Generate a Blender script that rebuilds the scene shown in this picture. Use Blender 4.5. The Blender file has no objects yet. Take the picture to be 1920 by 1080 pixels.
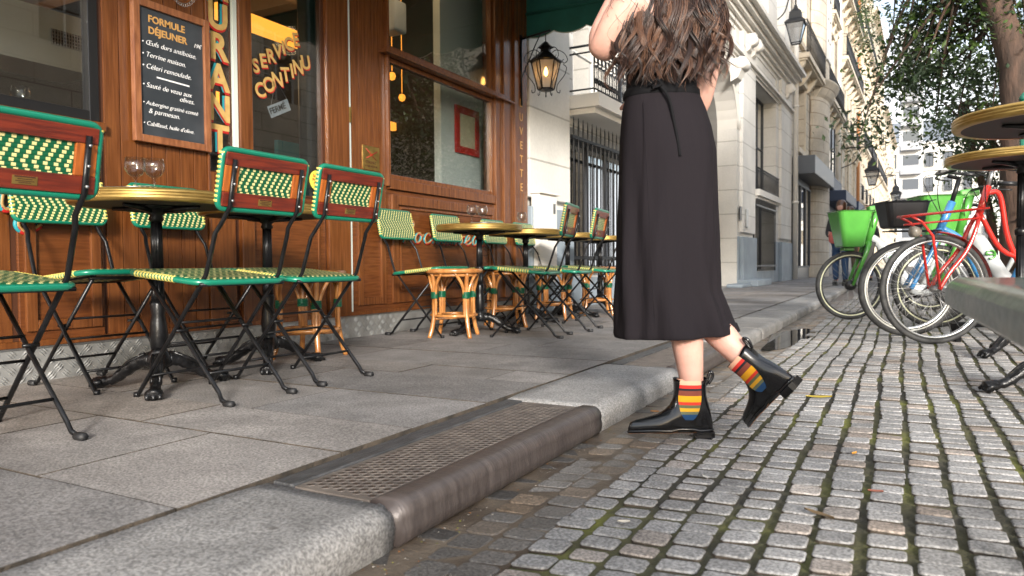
import bpy, math, random
from math import sin, cos, pi, radians as R
from mathutils import Vector as V, Matrix
random.seed(7)
SC = bpy.context.scene
COL = SC.collection

# ---------------------------------------------------------------- camera
cd = bpy.data.cameras.new('camera'); cam = bpy.data.objects.new('camera', cd); COL.objects.link(cam)
cd.lens = 25.31; cd.sensor_width = 36; cd.clip_start = .05; cd.clip_end = 600
cd.dof.use_dof = True; cd.dof.focus_distance = 2.9; cd.dof.aperture_fstop = 5.0
yw, pt, rl = R(28.2), R(-1.8), R(-.40)
f_ = V((-sin(yw)*cos(pt), cos(yw)*cos(pt), sin(pt))); r0 = V((cos(yw), sin(yw), 0)); u0 = r0.cross(f_)
r_ = r0*cos(rl) + u0*sin(rl); u_ = -r0*sin(rl) + u0*cos(rl)
cam.matrix_world = Matrix(((r_.x, u_.x, -f_.x, 0), (r_.y, u_.y, -f_.y, 0), (r_.z, u_.z, -f_.z, .56), (0, 0, 0, 1)))
SC.camera = cam
# ---------------------------------------------------------------- world, sun, exposure
SUN_EL, SUN_AZ = 17.0, 36.0        # light travels towards -x,+y at SUN_AZ degrees left of the street axis
W = bpy.data.worlds.new('World'); SC.world = W; W.use_nodes = True
nt = W.node_tree; sky = nt.nodes.new('ShaderNodeTexSky'); sky.sky_type = 'NISHITA'; sky.sun_disc = False
sky.sun_elevation = R(SUN_EL); sky.sun_rotation = R(180 - SUN_AZ); sky.dust_density = 2.0; sky.ozone_density = 1.0; sky.air_density = 1.0
bg = nt.nodes['Background']; bg.inputs['Strength'].default_value = .125
wc_ = nt.nodes.new('ShaderNodeTexCoord'); wn = nt.nodes.new('ShaderNodeTexNoise'); wn.inputs['Scale'].default_value = 3.2; wn.inputs['Detail'].default_value = 7
wm_ = nt.nodes.new('ShaderNodeMapping'); wm_.inputs['Scale'].default_value = (1, 1, 2.4); wr_ = nt.nodes.new('ShaderNodeValToRGB'); wx = nt.nodes.new('ShaderNodeMix'); wx.data_type = 'RGBA'
wr_.color_ramp.elements[0].position = .39; wr_.color_ramp.elements[1].position = .60
nt.links.new(wc_.outputs['Generated'], wm_.inputs[0]); nt.links.new(wm_.outputs[0], wn.inputs['Vector']); nt.links.new(wn.outputs['Fac'], wr_.inputs[0]); nt.links.new(wr_.outputs[0], wx.inputs[0])
nt.links.new(sky.outputs[0], wx.inputs[6]); wx.inputs[7].default_value = (5.6, 5.75, 6.0, 1); nt.links.new(wx.outputs[2], bg.inputs['Color'])
sl = bpy.data.lights.new('sun', 'SUN'); so = bpy.data.objects.new('sun', sl); COL.objects.link(so)
sl.energy = 2.1; sl.angle = R(9); sl.color = (1, .965, .92)
sd = V((-sin(R(SUN_AZ))*cos(R(SUN_EL)), cos(R(SUN_AZ))*cos(R(SUN_EL)), -sin(R(SUN_EL))))
so.rotation_mode = 'QUATERNION'; so.rotation_quaternion = sd.to_track_quat('-Z', 'Y'); so.location = (6, -9, 6)
SC.view_settings.view_transform = 'Standard'; SC.view_settings.look = 'None'
SC.view_settings.exposure = 1.55; SC.view_settings.gamma = 1
SC.render.engine = 'CYCLES'; SC.cycles.use_denoising = True
SC.cycles.max_bounces = 7; SC.cycles.transparent_max_bounces = 16

# ---------------------------------------------------------------- materials
def M(name, col, rough=.5, metal=0, col2=None, scale=8, stretch=(1, 1, 1), lo=.35, hi=.65, bump=0, bscale=60, coat=0, spec=.5,
      speck=0, sscale=250, emit=0, detail=4, rvar=0):
    m = bpy.data.materials.new(name); m.use_nodes = True; n = m.node_tree.nodes; L = m.node_tree.links
    b = n['Principled BSDF']; b.inputs['Roughness'].default_value = rough; b.inputs['Metallic'].default_value = metal
    b.inputs['Specular IOR Level'].default_value = spec; b.inputs['Coat Weight'].default_value = coat; b.inputs['Coat Roughness'].default_value = .12
    b.inputs['Base Color'].default_value = (*col, 1)
    tc = n.new('ShaderNodeTexCoord'); mp = n.new('ShaderNodeMapping'); mp.inputs['Scale'].default_value = stretch
    L.new(tc.outputs['Object'], mp.inputs['Vector']); last = None
    if col2:
        nz = n.new('ShaderNodeTexNoise'); nz.inputs['Scale'].default_value = scale; nz.inputs['Detail'].default_value = detail
        L.new(mp.outputs[0], nz.inputs['Vector'])
        cr = n.new('ShaderNodeValToRGB'); cr.color_ramp.elements[0].position = lo; cr.color_ramp.elements[1].position = hi
        cr.color_ramp.elements[0].color = (*col, 1); cr.color_ramp.elements[1].color = (*col2, 1)
        L.new(nz.outputs['Fac'], cr.inputs[0]); last = cr.outputs[0]
        if rvar:
            mr = n.new('ShaderNodeMapRange'); mr.inputs[3].default_value = rough-rvar; mr.inputs[4].default_value = rough+rvar
            L.new(nz.outputs['Fac'], mr.inputs[0]); L.new(mr.outputs[0], b.inputs['Roughness'])
    if speck:
        n2 = n.new('ShaderNodeTexNoise'); n2.inputs['Scale'].default_value = sscale; n2.inputs['Detail'].default_value = 3
        L.new(tc.outputs['Object'], n2.inputs['Vector'])
        c2 = n.new('ShaderNodeValToRGB'); c2.color_ramp.elements[0].position = .38; c2.color_ramp.elements[1].position = .62
        k = 1-speck; c2.color_ramp.elements[0].color = (k, k, k, 1); c2.color_ramp.elements[1].color = (1+speck*.4,)*3+(1,)
        L.new(n2.outputs['Fac'], c2.inputs[0])
        mx = n.new('ShaderNodeMix'); mx.data_type = 'RGBA'; mx.blend_type = 'MULTIPLY'; mx.inputs[0].default_value = 1
        if last: L.new(last, mx.inputs[6])
        else: mx.inputs[6].default_value = (*col, 1)
        L.new(c2.outputs[0], mx.inputs[7]); last = mx.outputs[2]
    if last: L.new(last, b.inputs['Base Color'])
    if bump:
        n3 = n.new('ShaderNodeTexNoise'); n3.inputs['Scale'].default_value = bscale; n3.inputs['Detail'].default_value = 5
        L.new(mp.outputs[0], n3.inputs['Vector'])
        bp = n.new('ShaderNodeBump'); bp.inputs['Strength'].default_value = bump; bp.inputs['Distance'].default_value = .01
        L.new(n3.outputs['Fac'], bp.inputs['Height']); L.new(bp.outputs[0], b.inputs['Normal'])
    if emit:
        b.inputs['Emission Color'].default_value = (*col, 1); b.inputs['Emission Strength'].default_value = emit
    return m

def glass(name, tint=(1, 1, 1), refl=1.0, base=.0, rough=.02):
    m = bpy.data.materials.new(name); m.use_nodes = True; n = m.node_tree.nodes; L = m.node_tree.links; n.clear()
    o = n.new('ShaderNodeOutputMaterial'); t = n.new('ShaderNodeBsdfTransparent'); t.inputs[0].default_value = (*tint, 1)
    g = n.new('ShaderNodeBsdfGlossy'); g.inputs['Roughness'].default_value = rough
    lw = n.new('ShaderNodeLayerWeight'); lw.inputs[0].default_value = .5; fr = n.new('ShaderNodeMath'); fr.operation = 'POWER'; fr.inputs[1].default_value = 3.2; L.new(lw.outputs['Facing'], fr.inputs[0])
    mm = n.new('ShaderNodeMath'); mm.operation = 'MULTIPLY_ADD'; mm.inputs[1].default_value = refl; mm.inputs[2].default_value = base; mm.use_clamp = True
    x = n.new('ShaderNodeMixShader'); L.new(fr.outputs[0], mm.inputs[0]); L.new(mm.outputs[0], x.inputs[0])
    L.new(t.outputs[0], x.inputs[1]); L.new(g.outputs[0], x.inputs[2]); L.new(x.outputs[0], o.inputs[0])
    return m

def brickmat(name, col, col2, mortar, bw, bh, ms=.012, axes='YZ', rough=.8, offset=.5, bump=.4, speck=.15, sscale=60, msmooth=.2, stain=.25):
    m = bpy.data.materials.new(name); m.use_nodes = True; n = m.node_tree.nodes; L = m.node_tree.links
    b = n['Principled BSDF']; b.inputs['Roughness'].default_value = rough
    tc = n.new('ShaderNodeTexCoord'); sp = n.new('ShaderNodeSeparateXYZ'); cb = n.new('ShaderNodeCombineXYZ')
    L.new(tc.outputs['Object'], sp.inputs[0]); L.new(sp.outputs[axes[0]], cb.inputs[0]); L.new(sp.outputs[axes[1]], cb.inputs[1])
    bt = n.new('ShaderNodeTexBrick'); bt.inputs['Scale'].default_value = 1; bt.inputs['Brick Width'].default_value = bw
    bt.inputs['Row Height'].default_value = bh; bt.inputs['Mortar Size'].default_value = ms; bt.offset = offset
    bt.inputs['Mortar Smooth'].default_value = msmooth
    bt.inputs['Color1'].default_value = (*col, 1); bt.inputs['Color2'].default_value = (*col2, 1); bt.inputs['Mortar'].default_value = (*mortar, 1)
    L.new(cb.outputs[0], bt.inputs['Vector'])
    nz = n.new('ShaderNodeTexNoise'); nz.inputs['Scale'].default_value = sscale; nz.inputs['Detail'].default_value = 4; L.new(tc.outputs['Object'], nz.inputs['Vector'])
    nz2 = n.new('ShaderNodeTexNoise'); nz2.inputs['Scale'].default_value = 1.3; nz2.inputs['Detail'].default_value = 6; L.new(tc.outputs['Object'], nz2.inputs['Vector'])
    def ramp(src, k, a=.35, z=.65):
        c = n.new('ShaderNodeValToRGB'); c.color_ramp.elements[0].position = a; c.color_ramp.elements[1].position = z
        c.color_ramp.elements[0].color = (1-k, 1-k, 1-k, 1); c.color_ramp.elements[1].color = (1, 1, 1, 1); L.new(src, c.inputs[0]); return c.outputs[0]
    last = bt.outputs['Color']
    for s in (ramp(nz.outputs['Fac'], speck), ramp(nz2.outputs['Fac'], stain)):
        mx = n.new('ShaderNodeMix'); mx.data_type = 'RGBA'; mx.blend_type = 'MULTIPLY'; mx.inputs[0].default_value = 1
        L.new(last, mx.inputs[6]); L.new(s, mx.inputs[7]); last = mx.outputs[2]
    L.new(last, b.inputs['Base Color'])
    if bump:
        bp = n.new('ShaderNodeBump'); bp.inputs['Strength'].default_value = bump; bp.inputs['Distance'].default_value = .02; bp.invert = True
        L.new(bt.outputs['Fac'], bp.inputs['Height']); L.new(bp.outputs[0], b.inputs['Normal'])
    return m

def weave_mat():
    """green rattan with yellow dashes in chevrons"""
    m = bpy.data.materials.new('woven_rattan'); m.use_nodes = True; n = m.node_tree.nodes; L = m.node_tree.links
    b = n['Principled BSDF']; b.inputs['Roughness'].default_value = .35
    tc = n.new('ShaderNodeTexCoord'); sp = n.new('ShaderNodeSeparateXYZ'); L.new(tc.outputs['Object'], sp.inputs[0])
    def ma(op, a, bb=None, c=None):
        k = n.new('ShaderNodeMath'); k.operation = op
        for i, v in enumerate((a, bb, c)):
            if v is None: continue
            if isinstance(v, (int, float)): k.inputs[i].default_value = v
            else: L.new(v, k.inputs[i])
        return k.outputs[0]
    u = ma('DIVIDE', sp.outputs['X'], .0135); w = ma('ADD', sp.outputs['Y'], sp.outputs['Z'])
    v = ma('DIVIDE', w, .0092)
    cell = ma('FLOOR', v); ch = ma('PINGPONG', ma('ADD', cell, 400), 6)
    uu = ma('FRACT', ma('ADD', ma('MULTIPLY', u, .5), ma('MULTIPLY', ch, .22)))
    yes = ma('LESS_THAN', uu, .42); vv = ma('FRACT', v); yes2 = ma('GREATER_THAN', vv, .26); fac = ma('MULTIPLY', yes, yes2)
    mx = n.new('ShaderNodeMix'); mx.data_type = 'RGBA'; L.new(fac, mx.inputs[0])
    mx.inputs[6].default_value = (.004, .085, .035, 1); mx.inputs[7].default_value = (.62, .55, .24, 1)
    L.new(mx.outputs[2], b.inputs['Base Color'])
    bp = n.new('ShaderNodeBump'); bp.inputs['Strength'].default_value = .35; bp.inputs['Distance'].default_value = .003
    h = ma('SINE', ma('MULTIPLY', vv, pi)); L.new(h, bp.inputs['Height']); L.new(bp.outputs[0], b.inputs['Normal'])
    return m

def tint_mat(name, rough, base_a, base_b, wet=False):
    """stone whose colour per block comes from the mesh attribute 'tint' (x: lightness, y: pinkness)"""
    m = bpy.data.materials.new(name); m.use_nodes = True; n = m.node_tree.nodes; L = m.node_tree.links
    b = n['Principled BSDF']; b.inputs['Roughness'].default_value = rough
    at = n.new('ShaderNodeAttribute'); at.attribute_name = 'tint'; sp = n.new('ShaderNodeSeparateColor'); L.new(at.outputs['Color'], sp.inputs[0])
    mx = n.new('ShaderNodeMix'); mx.data_type = 'RGBA'; mx.inputs[6].default_value = (*base_a, 1); mx.inputs[7].default_value = (*base_b, 1); L.new(sp.outputs[1], mx.inputs[0])
    tc = n.new('ShaderNodeTexCoord')
    def nz(s, d, k0, k1, a=.35, z=.65):
        q = n.new('ShaderNodeTexNoise'); q.inputs['Scale'].default_value = s; q.inputs['Detail'].default_value = d; L.new(tc.outputs['Object'], q.inputs['Vector'])
        c = n.new('ShaderNodeValToRGB'); c.color_ramp.elements[0].position = a; c.color_ramp.elements[1].position = z
        c.color_ramp.elements[0].color = (k0, k0, k0, 1); c.color_ramp.elements[1].color = (k1, k1, k1, 1); L.new(q.outputs['Fac'], c.inputs[0]); return c.outputs[0], q.outputs['Fac']
    last = mx.outputs[2]
    cb = n.new('ShaderNodeCombineColor'); [L.new(sp.outputs[0], cb.inputs[i]) for i in range(3)]
    s1, fine = nz(170, 6, .55, 1.35, .36, .64); s2, _ = nz(7, 6, .72, 1.08, .3, .7); s3, _ = nz(1.3, 6, .80, 1.08); s4, _ = nz(26, 3, .55, 1.0, .22, .34)
    vo = n.new('ShaderNodeTexVoronoi'); vo.inputs['Scale'].default_value = 5.5; L.new(tc.outputs['Object'], vo.inputs['Vector'])
    vr = n.new('ShaderNodeValToRGB'); vr.color_ramp.elements[0].position = .045; vr.color_ramp.elements[1].position = .06; vr.color_ramp.elements[0].color = (.66, .64, .62, 1); L.new(vo.outputs['Distance'], vr.inputs[0])
    for s in (cb.outputs[0], s1, s2, s3, s4, vr.outputs[0]):
        q = n.new('ShaderNodeMix'); q.data_type = 'RGBA'; q.blend_type = 'MULTIPLY'; q.inputs[0].default_value = 1
        L.new(last, q.inputs[6]); L.new(s, q.inputs[7]); last = q.outputs[2]
    L.new(last, b.inputs['Base Color'])
    bp = n.new('ShaderNodeBump'); bp.inputs['Strength'].default_value = .5; bp.inputs['Distance'].default_value = .004
    L.new(fine, bp.inputs['Height']); L.new(bp.outputs[0], b.inputs['Normal'])
    return m

mt = {}
mt['wood'] = M('varnished_wood', (.175, .060, .016), .24, col2=(.088, .026, .007), scale=5, stretch=(3, 14, .8), lo=.3, hi=.7, bump=.12, bscale=30, coat=.2)
mt['woodh'] = M('varnished_panel_wood', (.15, .048, .013), .24, col2=(.085, .025, .007), scale=5, stretch=(3, 1.2, 16), lo=.3, hi=.7, bump=.12, bscale=30, coat=.2)
mt['woodback'] = M('dark_joint_wood', (.06, .018, .005), .6)
mt['red_wood'] = M('mahogany', (.17, .022, .008), .3, col2=(.08, .010, .005), scale=9, stretch=(1, 14, 14), bump=.1, coat=.5)
mt['orange_wood'] = M('orange_strip_wood', (.42, .12, .02), .3, col2=(.25, .06, .01), scale=9, stretch=(12, 1, 1), coat=.4)
mt['frame_wood'] = M('menu_frame_wood', (.30, .12, .05), .35, col2=(.18, .062, .025), scale=7, stretch=(4, 8, 1.5), bump=.1, coat=.2)
mt['weave'] = weave_mat()
mt['green_trim'] = M('green_binding', (.004, .16, .095), .3, coat=.3)
mt['binding'] = M('dark_green_binding', (.003, .085, .040), .35)
mt['script_gold'] = M('dull_gold_script', (.36, .21, .07), .5)
mt['yellow_wrap'] = M('yellow_wrap', (.62, .5, .12), .4)
mt['brass'] = M('brass', (.62, .42, .13), .3, .9, col2=(.42, .27, .08), scale=20, bump=.05)
mt['rim'] = M('brass_rim', (.58, .38, .12), .34, .85, col2=(.40, .25, .07), scale=14, stretch=(1, 1, 6))
mt['iron'] = M('black_painted_iron', (.004, .004, .0045), .3, col2=(.009, .009, .010), scale=30, bump=.12, bscale=50, spec=.3)
mt['cast'] = M('cast_iron', (.004, .004, .0045), .3, col2=(.011, .011, .012), scale=25, bump=.5, bscale=45, spec=.35)
mt['rubber'] = M('rubber', (.012, .012, .013), .6)
mt['under'] = M('table_underside', (.025, .018, .014), .6)
mt['rattan'] = M('rattan_cane', (.48, .21, .06), .25, col2=(.30, .11, .025), scale=12, stretch=(2, 2, 1), coat=.6)
mt['glassware'] = glass('clear_drinking_glass', (.93, .94, .94), .8, .05)
mt['pane'] = glass('window_glass', (.88, .90, .90), .85, .075, .0)
mt['black'] = M('black_paint', (.01, .01, .011), .35)
mt['blackboard'] = M('blackboard_slate', (.025, .03, .036), .55, col2=(.05, .057, .066), scale=6, lo=.4, hi=.75)
mt['chalk'] = M('chalk', (.75, .75, .75), .9)
mt['gold'] = M('gold_letter_paint', (.56, .37, .13), .45, col2=(.46, .29, .09), scale=25)
mt['tan_letter'] = M('ochre_letter_paint', (.55, .30, .09), .6)
mt['teal'] = M('teal_letter_shadow', (.015, .26, .30), .5)
mt['red'] = M('red_letter_shadow', (.40, .012, .01), .5)
mt['strip'] = M('pale_sealing_strip', (.55, .6, .55), .4)
mt['alu'] = M('brushed_aluminium', (.42, .42, .41), .38, .85, col2=(.30, .30, .30), scale=12)
mt['granite'] = tint_mat('granite_slab', .72, (.265, .25, .24), (.30, .26, .225))
mt['kerb'] = tint_mat('granite_kerb', .66, (.275, .268, .26), (.31, .27, .22))
mt['sett'] = tint_mat('granite_sett', .78, (.345, .335, .325), (.36, .295, .245))
mt['joint'] = M('mortar_and_dirt', (.075, .058, .042), .9, col2=(.026, .021, .016), scale=18, bump=.5, bscale=90)
mt['plaster'] = M('white_painted_plaster', (.74, .71, .66), .75, col2=(.64, .61, .56), scale=1.4, lo=.3, hi=.75, detail=8, bump=.06, bscale=50)
mt['dado'] = M('blue_grey_dado_paint', (.27, .32, .36), .6, col2=(.22, .26, .30), scale=3)
mt['hair'] = M('dark_brown_hair', (.055, .020, .010), .3, col2=(.11, .045, .02), scale=30, spec=.7)
mt['skin'] = M('skin', (.60, .35, .275), .55, col2=(.50, .26, .20), scale=14, lo=.3, hi=.75, detail=6, bump=.12, bscale=120)
mt['skin'].node_tree.nodes['Principled BSDF'].inputs['Subsurface Weight'].default_value = .12
mt['skin'].node_tree.nodes['Principled BSDF'].inputs['Subsurface Scale'].default_value = .02
mt['leather'] = M('black_leather', (.004, .004, .005), .22, col2=(.007, .007, .008), scale=20, bump=.06, bscale=25, coat=.35)
mt['skirt'] = M('charcoal_plum_crepe', (.0145, .0118, .0140), .9, col2=(.0115, .0095, .0115), scale=3, stretch=(1, 1, .14), bump=1.0, bscale=13, spec=.12)
mt['top'] = M('black_cloth', (.006, .006, .007), .85, spec=.15)

# ---------------------------------------------------------------- mesh helpers
SPLIT = dict(lower_panel='lower_panel', piers='pier', panel_moulding='panel_moulding', dado='dado_panel', cross_rods='stretcher', scroll_consoles='scroll_console', balconies='balcony',
             interior_shelf='shelf', lit_bar_sign='lit_sign', door_jamb='door_jamb', sealing_strip='sealing_strip', window_stile='window_stile', ceiling_beam='ceiling_beam', mouldings='moulding',
             string_courses='string_course', balcony_glazing='balcony_window', arch_moulding='arch_moulding', balcony_railing='balcony_railing', door_moulding='door_moulding', shop_glass='shop_pane',
             stretchers='stretcher_ring', interior_plank='plank', back_bar='back_bar', door_step='door_step', navy_canopy='navy_canopy', red_cross='red_cross', eyes='eye', shoes='shoe')
class MB:
    def __init__(s): s.v = []; s.f = []; s.m = []; s.sm = []; s.t = []
    def add(s, vs, fs, mi=0, sm=False):
        o = len(s.v); s.v += [tuple(p) for p in vs]
        for f in fs: s.f.append(tuple(i+o for i in f)); s.m.append(mi); s.sm.append(sm)
        return o
    def box(s, a, b, mi=0, rot=None, piv=None):
        (x0, y0, z0), (x1, y1, z1) = a, b
        vs = [V(p) for p in ((x0, y0, z0), (x1, y0, z0), (x1, y1, z0), (x0, y1, z0), (x0, y0, z1), (x1, y0, z1), (x1, y1, z1), (x0, y1, z1))]
        if rot: piv = V(piv) if piv else (V(a)+V(b))/2; vs = [rot @ (p-piv)+piv for p in vs]
        s.add(vs, ((0, 3, 2, 1), (4, 5, 6, 7), (0, 1, 5, 4), (1, 2, 6, 5), (2, 3, 7, 6), (3, 0, 4, 7)), mi)
    def tube(s, pts, r, n=8, closed=False, mi=0, cap=True, sm=True, flat=1):
        pts = [V(p) for p in pts]; N = len(pts); rs = r if isinstance(r, (list, tuple)) else [r]*N
        up = None; rings = []
        for i, p in enumerate(pts):
            a = pts[(i-1) % N] if (closed or i > 0) else p; c = pts[(i+1) % N] if (closed or i < N-1) else p
            t = (c-a).normalized() if (c-a).length > 1e-9 else V((0, 0, 1))
            if up is None: up = V((0, 0, 1)) if abs(t.z) < .9 else V((1, 0, 0))
            x = t.cross(up)
            x = x.normalized() if x.length > 1e-6 else t.orthogonal().normalized()
            y = x.cross(t).normalized(); up = y
            rings.append([p+(x*cos(2*pi*k/n)*flat+y*sin(2*pi*k/n))*rs[i] for k in range(n)])
        vs = [q for rg in rings for q in rg]; fs = []
        for i in range(N if closed else N-1):
            j = (i+1) % N
            for k in range(n): fs.append((i*n+k, i*n+(k+1) % n, j*n+(k+1) % n, j*n+k))
        if cap and not closed: fs.append(tuple(range(n-1, -1, -1))); fs.append(tuple((N-1)*n+k for k in range(n)))
        s.add(vs, fs, mi, sm)
    def lathe(s, prof, c=(0, 0, 0), n=24, mi=0, sm=True, axis='Z', wob=None, cap=True):
        vs = []; N = len(prof)
        for i, (r, z) in enumerate(prof):
            for k in range(n):
                a = 2*pi*k/n; rr = r*(wob(a, z) if wob else 1)
                p = V((rr*cos(a), rr*sin(a), z))
                if axis == 'X': p = V((p.z, p.x, p.y))
                if axis == 'Y': p = V((p.x, p.z, p.y))
                vs.append(p+V(c))
        fs = [(i*n+k, i*n+(k+1) % n, (i+1)*n+(k+1) % n, (i+1)*n+k) for i in range(N-1) for k in range(n)]
        if cap and prof[0][0] > 1e-5: fs.append(tuple(range(n-1, -1, -1)))
        if cap and prof[-1][0] > 1e-5: fs.append(tuple((N-1)*n+k for k in range(n)))
        s.add(vs, fs, mi, sm)
    def loft(s, rings, mi=0, cap=True, sm=True, closed=True):
        n = len(rings[0]); vs = [p for rg in rings for p in rg]; fs = []
        for i in range(len(rings)-1):
            for k in range(n if closed else n-1): fs.append((i*n+k, i*n+(k+1) % n, (i+1)*n+(k+1) % n, (i+1)*n+k))
        if cap and closed: fs.append(tuple(range(n-1, -1, -1))); fs.append(tuple((len(rings)-1)*n+k for k in range(n)))
        s.add(vs, fs, mi, sm)
    def prism(s, poly, d, mi=0, sm=False):
        """poly: list of 3-D points, d: extrusion vector"""
        n = len(poly); vs = [V(p) for p in poly]+[V(p)+V(d) for p in poly]
        s.add(vs, [tuple(range(n-1, -1, -1)), tuple(range(n, 2*n))]+[(k, (k+1) % n, n+(k+1) % n, n+k) for k in range(n)], mi, sm)
    def split(s, mg=.012):
        """one MB for each group of touching pieces"""
        pa = list(range(len(s.v)))
        def fi(a):
            while pa[a] != a: pa[a] = pa[pa[a]]; a = pa[a]
            return a
        for f in s.f:
            for b in f[1:]:
                x, y = fi(f[0]), fi(b)
                if x != y: pa[y] = x
        bb = {}
        for i, p in enumerate(s.v):
            k = fi(i); b = bb.setdefault(k, [list(p), list(p)])
            for j in range(3): b[0][j] = min(b[0][j], p[j]); b[1][j] = max(b[1][j], p[j])
        ks = list(bb); gp = {k: k for k in ks}
        def gf(a):
            while gp[a] != a: a = gp[a]
            return a
        for i, a in enumerate(ks):
            for b in ks[i+1:]:
                if all(bb[a][0][j]-mg < bb[b][1][j] and bb[b][0][j]-mg < bb[a][1][j] for j in range(3)): gp[gf(b)] = gf(a)
        out = {}
        for f, m_, q in zip(s.f, s.m, s.sm): out.setdefault(gf(fi(f[0])), []).append((f, m_, q))
        res = []
        for k, fs in out.items():
            n = MB(); mp = {}
            for f, m_, q in fs:
                for i in f:
                    if i not in mp: mp[i] = len(n.v); n.v.append(s.v[i])
                n.f.append(tuple(mp[i] for i in f)); n.m.append(m_); n.sm.append(q)
            res.append(n)
        return res
    def build(s, name, mats, parent=None, world=False, bev=0, tint=None, **tags):
        if name in SPLIT:
            got = s.split(); n2 = SPLIT[name]
            if len(got) > 1 or n2 != name:
                return [g.build(n2, mats, parent, world, bev, None, **tags) for g in got][0]
        me = bpy.data.meshes.new(name)
        vs = s.v
        if world and parent is not None:
            inv = wmat(parent).inverted(); vs = [inv @ V(p) for p in vs]
        me.from_pydata([tuple(p) for p in vs], [], s.f)
        if not isinstance(mats, (list, tuple)): mats = [mats]
        for m in mats: me.materials.append(mt[m] if isinstance(m, str) else m)
        me.polygons.foreach_set('material_index', s.m); me.polygons.foreach_set('use_smooth', s.sm)
        if tint is not None:
            at = me.attributes.new('tint', 'FLOAT_COLOR', 'POINT'); at.data.foreach_set('color', tint)
        me.update()
        o = bpy.data.objects.new(name, me); COL.objects.link(o)
        if parent is not None: o.parent = parent
        if bev:
            b = o.modifiers.new('bevel', 'BEVEL'); b.width = bev; b.segments = 2; b.limit_method = 'ANGLE'
        for k, v in tags.items(): o[k] = v
        return o
def wmat(o):
    m = o.matrix_basis.copy()
    while o.parent: o = o.parent; m = o.matrix_basis @ m
    return m
def thing(name, label, cat, loc=(0, 0, 0), rz=0, group=None):
    o = bpy.data.objects.new(name, None); COL.objects.link(o); o.location = loc; o.rotation_euler = (0, 0, rz)
    o.empty_display_size = .1
    o['label'] = label; o['category'] = cat
    if group: o['group'] = group
    return o
def tag(o, label, cat, group=None):
    o['label'] = label; o['category'] = cat
    if group: o['group'] = group
    return o
def dup(root, loc, rz, label, group=None):
    r = root.copy(); COL.objects.link(r); r.location = loc; r.rotation_euler = (0, 0, rz); r['label'] = label
    if group: r['group'] = group
    kids = [o for o in bpy.data.objects if o.parent == root]
    for ch in kids:
        c = ch.copy(); COL.objects.link(c); c.parent = r
        for g in [o for o in bpy.data.objects if o.parent == ch]:
            d = g.copy(); COL.objects.link(d); d.parent = c
    return r
def text(name, body, size, mats, parent, loc, rot=(pi/2, 0, pi/2), ext=.001, shear=0, offset=0, world=True, align='LEFT', spin=0, **tags):
    cu = bpy.data.curves.new('t', 'FONT'); cu.body = body; cu.size = size; cu.extrude = ext; cu.shear = shear; cu.offset = offset; cu.align_x = align
    cu.resolution_u = 4
    o = bpy.data.objects.new('t', cu); COL.objects.link(o); dg = bpy.context.evaluated_depsgraph_get()
    me = bpy.data.meshes.new_from_object(o.evaluated_get(dg)); bpy.data.objects.remove(o); me.name = name
    from mathutils import Euler
    mm = Matrix.Translation(loc) @ Euler(rot).to_matrix().to_4x4() @ Matrix.Rotation(spin, 4, 'Z')
    if world and parent is not None: mm = wmat(parent).inverted() @ mm
    me.transform(mm); me.materials.clear(); me.materials.append(mt[mats])
    ob = bpy.data.objects.new(name, me); COL.objects.link(ob); ob.parent = parent
    for k, v in tags.items(): ob[k] = v
    return ob
def struct(name, mb, mats, **k):
    o = mb.build(name, mats, **k); o['kind'] = 'structure'; return o
def arc(c, r, a0, a1, n, ax='YZ'):
    out = []
    for i in range(n+1):
        a = a0+(a1-a0)*i/n; p = [0, 0, 0]; j = 'XYZ'.index(ax[0]); k = 'XYZ'.index(ax[1]); p[j] = r*cos(a); p[k] = r*sin(a); out.append(V(c)+V(p))
    return out
def bez(pts, n=8):
    """Catmull-Rom through pts"""
    P = [V(p) for p in pts]; P = [P[0]*2-P[1]]+P+[P[-1]*2-P[-2]]; out = []
    for i in range(1, len(P)-2):
        for k in range(n):
            t = k/n; a, b, c, d = P[i-1:i+3]
            out.append(.5*((2*b)+(c-a)*t+(2*a-5*b+4*c-d)*t*t+(3*b-a-3*c+d)*t**3))
    out.append(P[-2]); return out
# ================================================================ GROUND
def zr(x):
    if x < 0: return max(0, (x+.87)*.05)
    return .0435+min(x, 2.4)*.02
rnd = random.Random(3)
JD = .0065
# base ground: one sheet to the horizon
g = MB(); xs = [-400, -60, -8, -3.0, -.9, -.4, 0, 2.4, 8, 60, 400]; ysr = [-60, -4, 0, 30, 120, 500]
for j in range(len(ysr)-1):
    for i in range(len(xs)-1):
        a, b = xs[i], xs[i+1]
        za, zb = (zr(a) if a > -.9 else 0)-JD, (zr(b) if b > -.9 else 0)-JD
        g.add([(a, ysr[j], za), (b, ysr[j], zb), (b, ysr[j+1], zb), (a, ysr[j+1], za)], [(0, 1, 2, 3)])
def joint_mat():
    m = M('mossy_joint_soil', (.035, .036, .020), .95, bump=.8, bscale=120)
    n = m.node_tree.nodes; L = m.node_tree.links; b = n['Principled BSDF']
    tc = n.new('ShaderNodeTexCoord'); q = n.new('ShaderNodeTexNoise'); q.inputs['Scale'].default_value = 2.6; q.inputs['Detail'].default_value = 8
    L.new(tc.outputs['Object'], q.inputs['Vector']); c = n.new('ShaderNodeValToRGB'); e = c.color_ramp.elements
    e[0].position = .40; e[0].color = (.05, .045, .032, 1); e[1].position = .66; e[1].color = (.17, .175, .03, 1)
    k = c.color_ramp.elements.new(.54); k.color = (.085, .08, .035, 1)
    L.new(q.outputs['Fac'], c.inputs[0]); L.new(c.outputs[0], b.inputs['Base Color']); return m
struct('ground', g, joint_mat())

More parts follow.
